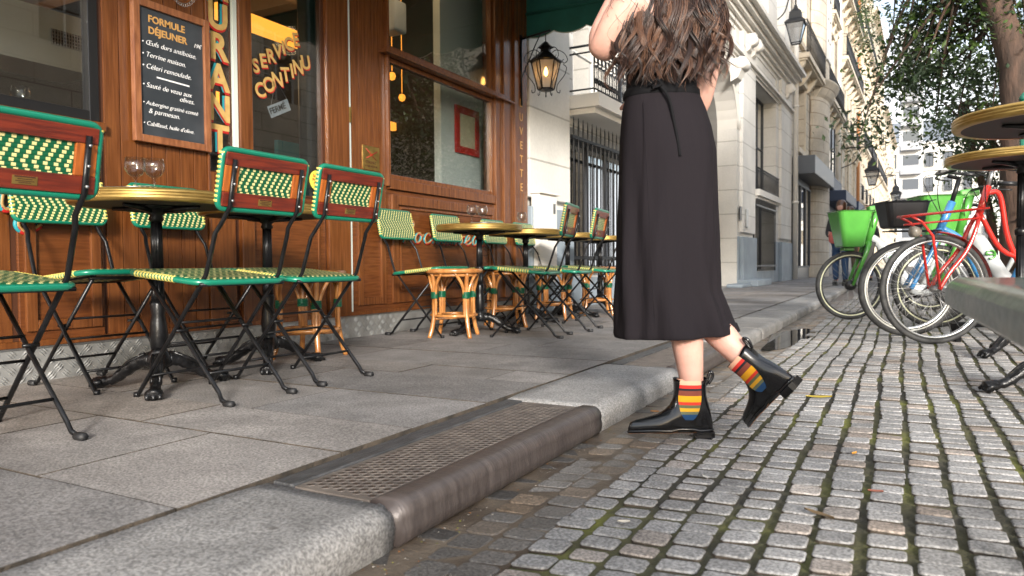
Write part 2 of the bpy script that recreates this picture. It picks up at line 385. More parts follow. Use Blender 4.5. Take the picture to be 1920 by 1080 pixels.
# setts, one block each, in wandering columns
def setts(x0, x1, y0, y1, name, px=.083, py=.070, gap=(.0145, .0155), h=.012, mat='sett', light=(.8, 1.15), pink=.13, fine=True, seed=1, dk=None):
    r = random.Random(seed); mb = MB(); tint = []
    nx = int((x1-x0)/px)
    for i in range(nx):
        cx = x0+(i+.5)*px; y = y0+r.random()*.05; ph = r.random()*6
        while y < y1:
            L_ = py*(1+r.uniform(-.16, .16)); wv = .010*sin(y*1.1+1.3)+.005*sin(y*2.7+i*.05)+.003*sin(y*9+ph)
            w = px-gap[0]*r.uniform(.8, 1.35); yy = y+L_/2; hx, hy = w/2, (L_-gap[1])/2
            c = V((cx+wv+r.uniform(-.0025, .0025), yy+ (cx*.12), 0)); sk = r.uniform(-.05, .05)+.10
            zt = zr(c.x)+r.uniform(-.0025, .0025); tx, ty = r.uniform(-.03, .03), r.uniform(-.04, .04)
            k = .2 if fine else .12; rings = []
            for sc_, dz in ((1.0, -.012), (1.0, -.0035), (.965, -.0008), (.90, 0)) if fine else ((1.0, -.014), (1, -.003), (.9, 0)):
                ax, ay = hx*sc_, hy-(hx*(1-sc_)) if sc_ < 1 else hy; cr_ = min(ax, ay)*.24
                ring = []
                for (sx, sy) in ((1, -1), (1, 1), (-1, 1), (-1, -1)):
                    A = (sx*ax, sy*(ay-cr_)); B = (sx*(ax-cr_), sy*ay)
                    ring += ([B, A] if sx*sy < 0 else [A, B])
                rings.append([V((c.x+p[0], c.y+p[1]+sk*p[0], zt+dz+h*.0+p[0]*tx+p[1]*ty)) for p in ring])
            n0 = len(mb.v); nn = len(rings[0]); mb.loft(rings[:2], cap=False, sm=False, mi=1); mb.loft(rings[1:], cap=False, sm=True)
            mb.f.append(tuple(n0+len(rings)*nn+q for q in range(nn))); mb.m.append(0); mb.sm.append(False)
            lt = r.uniform(*light)*(dk(c) if dk else 1); pk = 0 if r.random() > pink else r.uniform(.4, 1)
            tint += [lt, pk, 0, 1]*(len(mb.v)-n0); y += L_
    return struct(name, mb, [mat, 'joint'], tint=tint)
setts(-.635, 3.1, .35, 6.3, 'road', seed=5)
setts(-.635, 3.1, 6.25, 20, 'road', seed=6, fine=False)
far = MB()
for a, b, z0, z1 in ((-.87, 0, .0, .043), (0, 2.4, .043, .0915), (2.4, 60, .0915, .0915)):
    far.add([(a, 19.9, z0+.001), (b, 19.9, z1+.001), (b, 160, z1+.001), (a, 160, z0+.001)], [(0, 1, 2, 3)])
for x0, x1 in ((3.0, 60),):
    far.add([(x0, -30, .093), (x1, -30, .093), (x1, 20, .093), (x0, 20, .093)], [(0, 1, 2, 3)])
struct('road', far, brickmat('sett_sheet', (.22, .205, .2), (.26, .235, .22), (.05, .05, .03), .083, .069, .008, 'YX', stain=.3))
# gutter channel, blocks in mortar, wet beside the kerb
mg = MB(); mg.add([(-.88, -3, .0), (-.62, -3, .009), (-.62, 160, .009), (-.88, 160, .0)], [(0, 1, 2, 3)])
gm = M('wet_gutter_mortar', (.17, .135, .10), .4, col2=(.07, .052, .038), scale=7, lo=.35, hi=.65, bump=.35, bscale=90, detail=8)
struct('gutter', mg, gm)
gs = tint_mat('gutter_sett', .42, (.23, .215, .2), (.26, .19, .13))
def wetf(c): return (.30+.70*max(0, min(1, (c.x+.865)/.10)))*(1 if c.y > 1.5 else .8)
mt['gsett'] = gs
setts(-.885, -.63, .5, 12, 'gutter', px=.085, py=.072, gap=(.008, .008), mat='gsett', seed=9, dk=wetf, pink=.3)
# a puddle lying in the gutter
pu = MB(); ring = []
for k in range(28):
    a = 2*pi*k/28; ring.append((-.70+.13*cos(a)*(1+.25*sin(3*a)), 5.6+.85*sin(a)*(1+.15*sin(2*a)), .0135))
pu.add(ring, [tuple(range(28))]); struct('puddle', pu, M('puddle_water', (.012, .011, .010), .03, spec=.8))

# pavement slabs
mb = MB(); tint = []
def slab(x0, x1, y0, y1, z=.09, b=.0010, g=.0026, r=rnd):
    n0 = len(mb.v); x0 += g; x1 -= g; y0 += g; y1 -= g; dz = r.uniform(-.0015, .0015)
    def rg(i, zz): return [V((x0+i, y0+i, zz)), V((x1-i, y0+i, zz)), V((x1-i, y1-i, zz)), V((x0+i, y1-i, zz))]
    mb.loft([rg(0, z-.03), rg(0, z-b+dz), rg(b, z+dz)], cap=False, sm=False, mi=1)
    mb.f.append((n0+8, n0+9, n0+10, n0+11)); mb.m.append(0); mb.sm.append(False)
    tint.extend([r.uniform(.74, 1.12), r.choice((0, 0, .15, .3, .8)), 0, 1]*12)
ycuts = [-1.4, -.7, -.1, .42, .915, 1.39, 1.69, 2.12, 2.56, 2.83, 3.3, 3.75, 4.2, 4.6, 5.1, 5.6, 6.0]
while ycuts[-1] < 32: ycuts.append(ycuts[-1]+rnd.uniform(.4, .6))
xc0 = {4: [-1.72], 5: [-2.04], 3: [-1.69, -2.4], 6: [-1.9, -2.6], 8: [-1.5, -1.95, -2.6], 7: [-2.25]}
for j in range(len(ycuts)-1):
    cuts = [-1.235]
    if j in xc0: cuts += xc0[j]
    while cuts[-1] > -3.0: cuts.append(cuts[-1]-rnd.uniform(.45, .95))
    cuts[-1] = -3.9
    for a, b in zip(cuts, cuts[1:]): slab(b, a, ycuts[j], ycuts[j+1])
struct('pavement', mb, ['granite', 'joint'], tint=tint)
mb = MB(); mb.add([(-4.2, -3, .078), (-.95, -3, .078), (-.95, 160, .078), (-4.2, 160, .078)], [(0, 1, 2, 3)]); struct('pavement_bed', mb, 'joint')
mb = MB(); mb.add([(-4.2, 32, .090), (-1.2, 32, .090), (1.5, 160, .090), (-1.5, 160, .090)], [(0, 1, 2, 3)])
struct('pavement', mb, M('far_pavement', (.23, .225, .22), .8, col2=(.19, .185, .18), scale=2))

# kerb stones with rounded nose
def nose(x_in, y0, y1, mbq, tq, rad=.045, zt=.09, xf=-.865, seed=0, rough=.002, sub=.05):
    r = random.Random(seed); n = max(2, int((y1-y0)/sub)); rings = []
    for i in range(n+1):
        y = y0+(y1-y0)*i/n; e = min(1, min(i, n-i)/1.5); w = .006*(1-e)
        prof = [(x_in, -.03), (x_in, zt-.004-w), (x_in+.004, zt-w)]
        for q in range(0, 5): prof.append((x_in+(xf-rad-x_in)*(q+1)/5, zt-w))
        for a in range(1, 8): th = R(90-a*12.5); prof.append((xf-rad+rad*cos(th)-w, zt-rad+rad*sin(th)-w*.5))
        prof += [(xf-.004-w, .012), (xf-.012, -.03)]
        rings.append([V((p[0]+(r.uniform(-rough, rough) if k > 7 else 0), y, p[1]+(r.uniform(-rough, rough)*.6 if 2 < k else 0))) for k, p in enumerate(prof)])
    n0 = len(mbq.v); mbq.loft(rings, cap=True, sm=True)
    if tq is not None: tq += [r.uniform(.85, 1.12), r.choice((0, .1, .5)), 0, 1]*(len(mbq.v)-n0)
kb = MB(); kt = []
ed = [(-1.6, -.2), (-.195, 1.130), (2.232, 3.25), (4.42, 5.5), (5.505, 6.5)]
y = 6.505
while y < 30: ed.append((y, y+1.05)); y += 1.056
for i, (a, b) in enumerate(ed): nose(-1.225, a, b, kb, kt, rad=.048 if i in (0, 1, 2) else .045, seed=i+11)
kb.loft([[V((-1.2+x, y, z)) for x, z in ((0, -.03), (0, .09), (.3, .09), (.335, .06), (.335, -.03))] for x0, y in ((0, y),)] + [[V((-1.2+.035*0+1.3+x, 160, z)) for x, z in ((0, -.03), (0, .09), (.3, .09), (.335, .06), (.335, -.03))]], sm=False)
kt += [1, 0, 0, 1]*10
struct('kerb', kb, 'kerb', tint=kt)

# cast iron cellar lights set in the kerb
steel = M('worn_bullnose_iron', (.065, .053, .050), .42, .2, col2=(.12, .10, .092), scale=9, stretch=(1, 7, 1), lo=.35, hi=.75, bump=.25, bscale=30)
platem = M('worn_cellar_plate', (.105, .088, .077), .55, .15, col2=(.17, .145, .125), scale=16, bump=.3, bscale=120)
holem = M('dark_glass_lens', (.018, .013, .012), .4, col2=(.04, .03, .027), scale=40)
slate = M('black_slate_strip', (.035, .036, .038), .5, col2=(.07, .07, .072), scale=14, stretch=(6, 1, 1), bump=.8, bscale=25)
def cellar(y0, y1, label):
    t = thing('cellar_light', label, 'cellar grate', (-1.03, (y0+y1)/2, .09))
    a = MB(); n = int((y1-y0)/.05); rings = []
    for i in range(n+1):
        y = y0+(y1-y0)*i/n; pr = [(-.94, -.02), (-.94, .086), (-.925, .091)]
        for q in range(0, 9): th = R(90-q*13.5); pr.append((-.892+.032*cos(th)*1.0, .059+.032*sin(th)))
        pr += [(-.858, .035), (-.860, .012), (-.872, .0)]
        rings.append([V((x, y, z)) for x, z in pr])
    a.loft(rings, sm=True); a.build('bullnose', steel, t, world=True)
    b = MB(); b.box((-1.150, y0+.004, .03), (-.938, y1-.004, .0835))
    d = .0245; k = 0; x = -1.128; lens = MB()
    while x < -.95:
        yy = y0+.03+(d/2 if k % 2 else 0)
        while yy < y1-.03:
            b.tube([(x+.0098*cos(2*pi*q/12), yy+.0098*sin(2*pi*q/12), .0832) for q in range(12)], .0014, 4, closed=True)
            lens.lathe([(0.0001, .0842), (.006, .0841), (.0090, .0838)], (x, yy, 0), 9); yy += d
        x += d*.87; k += 1
    b.build('plate', platem, t, world=True); lens.build('glass_lenses', holem, t, world=True)['kind'] = 'stuff'
    c = MB(); c.box((-1.215, y0+.003, .03), (-1.154, y1-.003, .0875)); c.build('slate_strip', slate, t, world=True, bev=.003)
cellar(1.137, 2.226, 'large near iron cellar light with rows of round lenses, set in the kerb')
cellar(3.256, 4.414, 'smaller-looking iron cellar grate in the kerb farther off, behind the standing woman')

# fallen leaves
lf = [(1525, .0), ]
LV = [((-.27, 3.05), .05, .35, (.45, .33, .03), 'long curled yellow leaf on the setts beyond the raised boot'),
      ((-.67, 2.78), .02, .8, (.08, .16, .03), 'small green leaf lying near the heel of the standing boot'),
      ((-.10, 2.15), .014, 1.2, (.6, .26, .03), 'tiny orange leaf bit on the mossy setts in front of the bench'),
      ((-.04, 1.80), .016, .2, (.3, .10, .06), 'tiny reddish leaf scrap on the setts below the orange leaf bit'),
      ((-.14, 1.60), .035, 2.6, (.16, .10, .04), 'thin brown twig-like leaf lying across two setts near us'),
      ((-.50, 1.42), .013, .4, (.55, .5, .42), 'small round pale petal on the setts near the gutter'),
      ((-.42, 1.80), .016, 2.2, (.6, .56, .5), 'short white paper scrap standing in a sett joint'),
      ((-.80, 2.62), .016, .3, (.55, .22, .03), 'small orange leaf in the gutter by the kerb')]
for (x, y), s, a, c, lab in LV:
    q = MB(); pts = []
    nn = 7; up = []; dn = []
    for i in range(nn):
        t_ = i/(nn-1); w = s*.34*sin(pi*(t_*.94+.03)); X = (t_-.5)*2*s; up.append(V((X, w, .006+.25*s*(t_-.5)**2))); dn.append(V((X, -w, .004+.35*s*(t_-.5)**2)))
    mid = [V(((p.x+d.x)/2, 0, .003)) for p, d in zip(up, dn)]
    q.loft([up, mid, dn], closed=False, cap=False)
    o = q.build('fallen_leaf', M('leaf_bit', c, .6)); o.location = (x, y, zr(x)+.001); o.rotation_euler = (0, 0, a)
    tag(o, lab, 'leaf', 'fallen leaves on the road')
# tiny litter and grit in the gutter, uncountable
q = MB(); r = random.Random(8)
for k in range(420):
    x = -.86+abs(r.gauss(0, .05)); y = .9+r.random()**1.5*8; s = r.uniform(.0012, .0038); z = zr(x)+.003
    a = r.random()*6; q.add([(x+s*cos(a), y+s*sin(a), z), (x+s*cos(a+2), y+s*sin(a+2), z+.001), (x+s*cos(a+4), y+s*sin(a+4), z+.001)], [(0, 1, 2)], r.choice((0, 0, 1, 2)))
o = q.build('gutter_litter', [M('grit_pale', (.4, .36, .3), .8), M('grit_leafy', (.3, .3, .03), .8), M('grit_rust', (.3, .12, .03), .8)]); o['kind'] = 'stuff'
tag(o, 'specks of grit and leaf crumbs scattered along the wet gutter', 'litter')
# ================================================================ RESTAURANT FRONT (wall plane x = -3.17)
X0 = -3.17
rest = thing('restaurant', 'varnished brown timber restaurant shopfront with big windows and gold lettering', 'restaurant', (X0, 3, .09))
def bxs(name, mat, boxes, parent=rest, bev=.003, **k):
    m = MB()
    for b in boxes: m.box(*b)
    return m.build(name, mat, parent, world=True, bev=bev, **k)
def hole_wall(m, y0, y1, z0, z1, holes, xf, xb, mi=0):
    ys = sorted({y0, y1, *[h[0] for h in holes], *[h[1] for h in holes]}); zs = sorted({z0, z1, *[h[2] for h in holes], *[h[3] for h in holes]})
    ys = [y for y in ys if y0 <= y <= y1]; zs = [z for z in zs if z0 <= z <= z1]
    def inh(a, b): return any(h[0]-1e-6 <= a and b[0] <= h[1]+1e-6 and h[2]-1e-6 <= b[1] and b[2] <= h[3]+1e-6 for h in holes)
    for i in range(len(ys)-1):
        for j in range(len(zs)-1):
            if not inh(ys[i], (ys[i+1], zs[j], zs[j+1])):
                m.add([(xf, ys[i], zs[j]), (xf, ys[i+1], zs[j]), (xf, ys[i+1], zs[j+1]), (xf, ys[i], zs[j+1])], [(0, 1, 2, 3)], mi)
    for h in holes:
        a, b, c, d = h[:4]
        m.add([(xf, a, c), (xf, b, c), (xf, b, d), (xf, a, d), (xb, a, c), (xb, b, c), (xb, b, d), (xb, a, d)], [(0, 4, 5, 1), (1, 5, 6, 2), (2, 6, 7, 3), (3, 7, 4, 0)], mi)
ZT = 3.6
holes = [(-1.5, 2.0, 1.215, 2.75), (2.58, 2.738, 1.065, 2.9), (2.862, 3.45, .98, 2.9), (4.075, 5.58, 1.18, 2.03), (4.075, 5.58, 2.085, 3.0)]
m = MB(); hole_wall(m, -1.6, 6.16, .09, ZT, holes, X0-.012, X0-.10); m.build('wall', 'woodback', rest, world=True)
# vertical planks
pl = MB(); rp = random.Random(4)
def planks(y0, y1, z0, z1, n, d=.012):
    w = (y1-y0)/n
    for i in range(n):
        e = rp.uniform(-.0012, .0012); pl.box((X0-.011, y0+i*w+.0022, z0), (X0+d-.012+e, y0+(i+1)*w-.0022, z1))
planks(2.02, 2.565, .26, ZT, 7); planks(3.70, 4.05, 1.13, ZT, 5, .014)
planks(-1.5, 1.62, .26, 1.17, 24, .004)
pl.build('vertical_planks', 'wood', rest, world=True, bev=.002)
# pilasters, stiles and jambs
bxs('door_jamb', 'wood', [((X0-.011, 2.772, .26), (X0+.022, 2.858, ZT)), ((X0-.011, 3.455, .26), (X0+.02, 3.655, ZT)), ((X0-.011, 2.568, .26), (X0+.012, 2.58, ZT)), ((X0-.011, 2.58, .26), (X0+.010, 2.738, 1.062))])
bxs('sealing_strip', 'strip', [((X0-.011, 2.741, 1.0), (X0+.008, 2.769, ZT)), ((X0-.011, 3.658, .26), (X0+.006, 3.686, ZT))], bev=.001)
bxs('hinge', 'brass', [((X0+.006, 3.662, 1.50), (X0+.016, 3.682, 1.60))])
# door bottom panel
bxs('door_panel', 'woodh', [((X0-.030, 2.87, .26), (X0-.004, 3.445, .97))])
bxs('door_moulding', 'wood', [((X0-.003, 2.93, .34), (X0+.006, 2.95, .90)), ((X0-.003, 3.37, .34), (X0+.006, 3.39, .90)), ((X0-.003, 2.952, .34), (X0+.006, 3.368, .36)), ((X0-.003, 2.952, .88), (X0+.006, 3.368, .90))])
# panel below first window with moulding
bxs('lower_panel', 'woodh', [((X0-.011, 1.64, .26), (X0+.004, 2.0, 1.17)), ((X0-.011, 3.70, .26), (X0+.006, 4.05, 1.12)), ((X0-.011, 4.055, .26), (X0+.0, 5.66, 1.10))])
def frame(y0, y1, z0, z1, w, d, x=X0): return [((x, y0, z0), (x+d, y0+w, z1)), ((x, y1-w, z0), (x+d, y1, z1)), ((x+.0003, y0+w, z0), (x+d-.0005, y1-w, z0+w)), ((x+.0003, y0+w, z1-w), (x+d-.0005, y1-w, z1))]
bxs('panel_moulding', 'wood', frame(4.10, 5.60, .30, 1.07, .07, .02)+frame(4.20, 5.50, .385, .985, .014, .012)+frame(3.73, 4.02, .30, 1.09, .05, .018, X0+.004)+frame(1.66, 1.98, .30, 1.12, .045, .016, X0+.003))
bxs('base_rail', 'wood', [((X0-.011, -1.5, .236), (X0+.018, 6.14, .262))])
bxs('kickplate_top', 'alu', [((X0-.005, -1.5, .228), (X0+.012, 5.9, .2355))], bev=0)
# chequer plate kick board
kp = MB(); kp.box((X0-.03, -1.5, .085), (X0+.006, 5.95, .228))
ty = -.2; s = 0
for row in range(4):
    z = .108+row*.034; y = 1.2+(row % 2)*.031
    while y < 4.2:
        for q in range(3):
            o = (q-1)*.0105; sgn = 1 if (int((y-1.2)/.062+.5)+row) % 2 else -1
            L = .023; c, sn = cos(R(45)), sin(R(45))*sgn
            p0 = V((X0+.0062, y-L*c-o*sn, z-L*sn+o*c)); p1 = V((X0+.0062, y+L*c-o*sn, z+L*sn+o*c)); w = V((0, -sn, c))*.0045
            mid = (p0+p1)/2
            kp.add([p0, mid-w, p1, mid+w, mid+V((.007, 0, 0))], [(0, 1, 4), (1, 2, 4), (2, 3, 4), (3, 0, 4)])
        y += .062
kp.build('kickplate', M('chequer_plate', (.42, .42, .41), .34, .5, col2=(.30, .30, .29), scale=6), rest, world=True)
bxs('sill_board', 'wood', [((X0-.011, -1.5, 1.172), (X0+.03, 2.012, 1.212))])
# -- windows
def window(y0, y1, z0, z1, fm, w=.05, x=X0-.05, d=.05, label=None):
    o = MB()
    for b in frame(y0, y1, z0, z1, w, d, x): o.box(*b)
    f = o.build('window', fm, rest, world=True, bev=.003)
    if label: f['label'] = label
    p = MB(); p.box((x+.018, y0+w, z0+w), (x+.024, y1-w, z1-w)); p.build('pane', 'pane', f, world=True)
    return f
window(-1.5, 2.0, 1.216, 2.749, 'black', .045, label='black framed window left of the menu board')
wl = window(2.582, 2.736, 1.066, 2.899, 'woodback', .004, x=X0-.035, d=.03)
wd = window(2.864, 3.448, .982, 2.899, 'woodback', .012, x=X0-.045, d=.03)
w2 = window(4.077, 5.578, 1.182, 2.028, 'wood', .03, x=X0-.045, d=.045)
w3 = window(4.077, 5.578, 2.087, 2.998, 'wood', .03, x=X0-.045, d=.045)
bxs('window_stile', 'wood', [((X0-.011, 4.052, 1.122), (X0+.03, 4.074, ZT)), ((X0-.011, 5.582, .27), (X0+.028, 5.70, ZT)), ((X0-.011, 5.702, .27), (X0+.045, 5.80, ZT)), ((X0-.011, 5.802, .27), (X0+.03, 5.90, ZT)), ((X0-.011, 4.076, 1.105), (X0+.022, 5.58, 1.178))])
bxs('transom_rail', 'wood', [((X0-.04, 3.985, 2.032), (X0+.075, 5.85, 2.048)), ((X0-.04, 4.02, 2.0485), (X0+.055, 5.80, 2.083))])
bxs('corner_pilaster', 'wood', [((X0-.10, 5.902, .10), (X0+.05, 6.15, ZT)), ((X0-1.2, 6.151, .10), (X0+.02, 6.19, ZT))])
# notice plate
o = bxs('notice_plate', 'brass', [((X0+.003, 3.80, 1.215), (X0+.008, 3.975, 1.375))], bev=.001)
x_ = X0+.0085
q = MB(); q.tube([(x_, 3.83, 1.355), (x_, 3.94, 1.285)], .003, 4); q.tube([(x_, 3.835, 1.29), (x_, 3.95, 1.345)], .003, 4); q.build('red_cross', 'red', o, world=True)
text('notice_words', 'ETEIGNEZ', .024, 'woodback', o, (x_, 3.825, 1.258)); text('notice_words', 'VOTRE MOTEUR', .018, 'woodback', o, (x_, 3.815, 1.232))
# -- interior room
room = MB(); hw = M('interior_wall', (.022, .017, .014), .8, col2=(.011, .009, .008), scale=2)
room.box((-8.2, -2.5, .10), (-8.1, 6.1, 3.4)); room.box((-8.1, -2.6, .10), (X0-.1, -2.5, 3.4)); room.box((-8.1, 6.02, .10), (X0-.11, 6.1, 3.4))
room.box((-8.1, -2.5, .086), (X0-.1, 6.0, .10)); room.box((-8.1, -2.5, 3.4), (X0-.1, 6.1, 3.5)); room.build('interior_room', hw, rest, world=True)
bm_ = [((-8, y, 3.16), (X0-.15, y+.16, 3.38)) for y in (-1, .2, 1.5, 2.8, 4.1, 5.3)]+[((-5.0, -2.4, 3.02), (-4.84, 6.0, 3.155))]
bxs('ceiling_beam', M('ceiling_beam_wood', (.17, .10, .055), .6), bm_)
bxs('duct', M('white_duct', (.42, .42, .38), .7), [((-5.2, .6, 1.86), (-4.8, 3.02, 2.22))])
g_ = MB(); g_.box((-4.799, 2.72, 2.0), (-4.797, 2.99, 2.10))
for k in range(15): g_.box((-4.796, 2.72+k*.018, 2.0), (-4.789, 2.725+k*.018, 2.1), 1)
for k in range(5): g_.box((-4.7955, 2.72, 2.0+k*.022), (-4.79, 2.99, 2.004+k*.022), 1)
g_.build('vent_grille', ['black', 'alu'], rest, world=True)
bxs('back_bar', M('bar_counter_wood', (.20, .10, .04), .4, col2=(.10, .05, .02)), [((-6.6, -1.5, .1), (-6.0, 3.6, 1.25)), ((-7.9, 1.4, 1.5), (-7.6, 5.6, 1.56))])
bxs('inner_partition', M('pale_partition', (.46, .50, .47), .6), [((-3.52, 5.17, .12), (-3.45, 5.88, 3.2))])
bxs('added_dark_backing', 'black', [((-3.345, 2.50, 1.0), (-3.335, 2.77, 3.1))])  # added board, hides the lit room so the letter pane looks dark
bxs('black_post', 'black', [((-3.33, 3.375, .3), (-3.23, 3.455, 3.2))], bev=.02)
pf = bxs('red_framed_picture', 'red', frame(5.38, 5.78, 1.56, 1.98, .065, .02, -3.449)); bxs('picture_print', M('picture_print', (.5, .45, .3), .6), [((-3.4485, 5.445, 1.625), (-3.44, 5.715, 1.915))], parent=pf, bev=0)
lampm = M('lit_amber_shade', (1, .36, .04), .5, emit=.75)
bxs('lit_bar_sign', lampm, [((-4.6, 5.2, 1.95), (-4.55, 6.0, 2.03)), ((-5.4, 3.55, 2.0), (-5.33, 4.6, 2.12)), ((-4.2, 3.45, 2.28), (-4.1, 4.3, 2.38))])
text('bar_words', 'BAR', .07, 'woodback', rest, (-4.548, 5.62, 1.962))
bxs('teal_banner', M('teal_banner_cloth', (.01, .13, .2), .7), [((-5.6, 5.35, 1.15), (-5.55, 5.95, 1.85))])
bxs('wall_speaker', M('grey_speaker', (.45, .5, .55), .4), [((-3.85, 4.85, 2.52), (-3.68, 5.02, 2.78))], bev=.02)
for i, (x, y, z) in enumerate(((-4.1, 5.35, 2.3), (-4.4, 5.9, 2.25), (-7, 3.2, 2.6), (-6.2, 4.6, 2.4), (-5.0, 2.2, 1.55))):
    b = MB(); b.lathe([(.001, -.04), (.026, -.028), (.036, 0), (.026, .028), (.001, .04)], (x, y, z), 14); b.lathe([(.004, .05), (.004, 3.4-z)], (x, y, z), 6)
    b.build('pendant_lamp', lampm, rest, world=True)
for loc, e in (((-4.6, 4.6, 2.5), 10), ((-5.4, 1.6, 2.4), 9), ((-6.4, 4.0, 2.5), 14), ((-3.42, 4.7, 3.0), 3), ((-3.9, 1.0, 2.9), 3)):  # room lamps; the point nearest the glass is added fill brightening the pale partition
    l = bpy.data.lights.new('interior_lamp_and_fill', 'POINT'); l.energy = e; l.color = (1, .66, .34); l.shadow_soft_size = .12
    lo = bpy.data.objects.new('interior_lamp_and_fill', l); COL.objects.link(lo); lo.location = loc
# furniture silhouettes deep inside
bxs('interior_shelf', 'woodh', [((-7.9, y, 1.0), (-7.7, y+.9, 1.05)) for y in (1.5, 2.6, 3.7)]+[((-7.9, y, 1.95), (-7.7, y+.9, 2.0)) for y in (1.5, 2.6, 3.7)])
bt = MB()
for k in range(36):
    y = 1.55+k*.085; z = 1.05 if k % 3 else 2.0
    bt.lathe([(.028, 0), (.03, .16), (.012, .2), (.012, .27)], (-7.8, y, z), 8, mi=k % 3)
bt.build('shelf_bottles', [M('green_bottle', (.02, .12, .04), .2), M('amber_bottle', (.3, .1, .02), .2), M('clear_bottle', (.4, .42, .4), .2)], rest, world=True)['kind'] = 'stuff'

# -- lettering
for i, ch in enumerate('RESTAURANT'):
    z = 1.18+(9-i)*.1605
    if z > 2.95: continue
    for nm, mm_, dx, dy, dz in (('letter_shadow', 'teal', .0004, -.017, -.003), ('letter_shadow', 'red', .001, -.003, -.013), ('letter', 'gold', .002, 0, 0)):
        text(nm, ch, .192, mm_, wl, (X0-.009+dx, 2.659+dy, z+dz), offset=.006, align='CENTER', ext=.0005)
def slant(body, y0, z0, y1, z1, size, parent, n=None, cols=('red', 'gold')):
    ang = math.atan2(z1-z0, y1-y0); L = math.hypot(y1-y0, z1-z0); st = L/(len(body)-1)
    for i, ch in enumerate(body):
        if ch == ' ': continue
        wd_ = [.55 if c == 'I' else 1 for c in body]; t_ = (sum(wd_[:i])+wd_[i]/2-.5)/(sum(wd_)-1); bow = 0
        y = y0+(y1-y0)*t_; z = z0+(z1-z0)*t_+bow
        for nm, mm_, dx, o_ in (('letter_shadow', cols[0], .0005, .006), ('letter', cols[1], .002, 0)):
            text(nm, ch, size, mm_, parent, (X0-.018+dx, y+o_, z-o_), offset=.003, align='CENTER', ext=.0004, spin=ang*.35, shear=0)
slant('SERVICE', 2.925, 1.655, 3.235, 1.885, .105, wd); slant('CONTINU', 2.955, 1.525, 3.315, 1.765, .112, wd)
# yellow sticker and small print on the door glass
q = MB(); q.lathe([(.001, 0), (.062, 0), (.062, .0015), (.001, .0015)], (X0-.016, 3.385, 1.095), 28, axis='X', sm=False); so_ = q.build('round_sticker', M('yellow_sticker', (.65, .62, .08), .5), wd, world=True)
for i, t_ in enumerate(('English', 'Pudding', 'Night')): text('sticker_words', t_, .024, 'red', so_, (X0-.013, 3.385, 1.115-.024*i), align='CENTER')
for i, ch in enumerate('BUVETTE'): text('letter', ch, .105, 'tan_letter', rest, (X0+.052, 6.02, 2.04-i*.1305), align='CENTER', ext=.0006)
q = MB()
for z_ in (1.9,): pass
# script lettering strokes: list of strokes in letter space
SCR = {'c': [[(.75, .8), (.5, 1), (.2, .75), (.12, .35), (.35, 0), (.7, .1), (1.0, .4)]],
 'o': [[(.6, 1), (.25, .85), (.1, .4), (.35, 0), (.7, .25), (.75, .7), (.5, .98), (.75, .75), (1.0, .8)]],
 'h': [[(0, .3), (.35, 1.2), (.45, 1.9), (.3, 2.1), (.2, 1.6), (.15, 0)], [(.15, 0), (.3, .7), (.55, 1), (.7, .8), (.6, .2), (.75, 0), (1, .3)]],
 'm': [[(0, .9), (.1, 1), (.12, 0)], [(.12, .6), (.3, 1), (.42, .8), (.42, 0)], [(.42, .6), (.6, 1), (.72, .8), (.72, .2), (.85, 0), (1, .3)]],
 'u': [[(0, .9), (.12, 1), (.15, .3), (.3, 0), (.55, .2), (.65, 1)], [(.65, 1), (.65, .25), (.8, 0), (1, .3)]],
 'a': [[(.7, .9), (.4, 1), (.12, .6), (.15, .15), (.4, 0), (.65, .4), (.7, 1), (.7, .2), (.85, 0), (1, .3)]],
 'r': [[(0, .2), (.25, .9), (.25, 1.1), (.4, .95), (.6, .95), (.6, .3), (.75, 0), (1, .3)]],
 'b': [[(0, .3), (.4, 1.2), (.45, 1.9), (.3, 2.1), (.18, 1.5), (.15, .3), (.4, 0), (.65, .3), (.6, .8), (1, .85)]],
 'e': [[(0, .2), (.5, .55), (.6, .9), (.4, 1), (.15, .6), (.2, .15), (.5, 0), (1, .35)]],
 'R': [[(.1, 0), (.25, 1), (.35, 2.0)], [(-.1, 1.6), (.2, 2.1), (.8, 2.1), (.95, 1.6), (.4, 1.1), (.7, .4), (1.2, 0)]],
 'l': [[(0, .3), (.4, 1.2), (.45, 1.9), (.3, 2.1), (.2, 1.6), (.2, .2), (.4, 0), (1, .4)]],
 'g': [[(.7, .9), (.4, 1), (.12, .6), (.15, .15), (.4, 0), (.65, .4), (.7, 1), (.7, -.5), (.4, -.9), (.1, -.6), (1, .3)]]}
def script(word, y0, z0, h, adv, r):
    for nm, mm_, dx, dy, dz, k in (('script_shadow', 'teal', .0, -.009, -.002, 1), ('script_shadow', 'red', .0008, .0, -.008, 1), ('script_lettering', 'script_gold', .0022, 0, 0, 1)):
        q = MB(); y = y0
        for ch in word:
            for st in SCR[ch]:
                q.tube([(X0+.006+dx, y+dy+(p.x+.12*p.y)*adv, z0+dz+p.y*h) for p in bez([(a, b, 0) for a, b in st], 5)], r*k, 6)
            y += adv*(1.05 if ch != 'R' else 1.2)
        q.build(nm, mm_, rest, world=True)
script('Rochambeau', 4.235, .735, .075, .112, .0062)
script('uc', 1.56, .80, .075, .12, .009); script('c', 1.625, .715, .075, .10, .009)

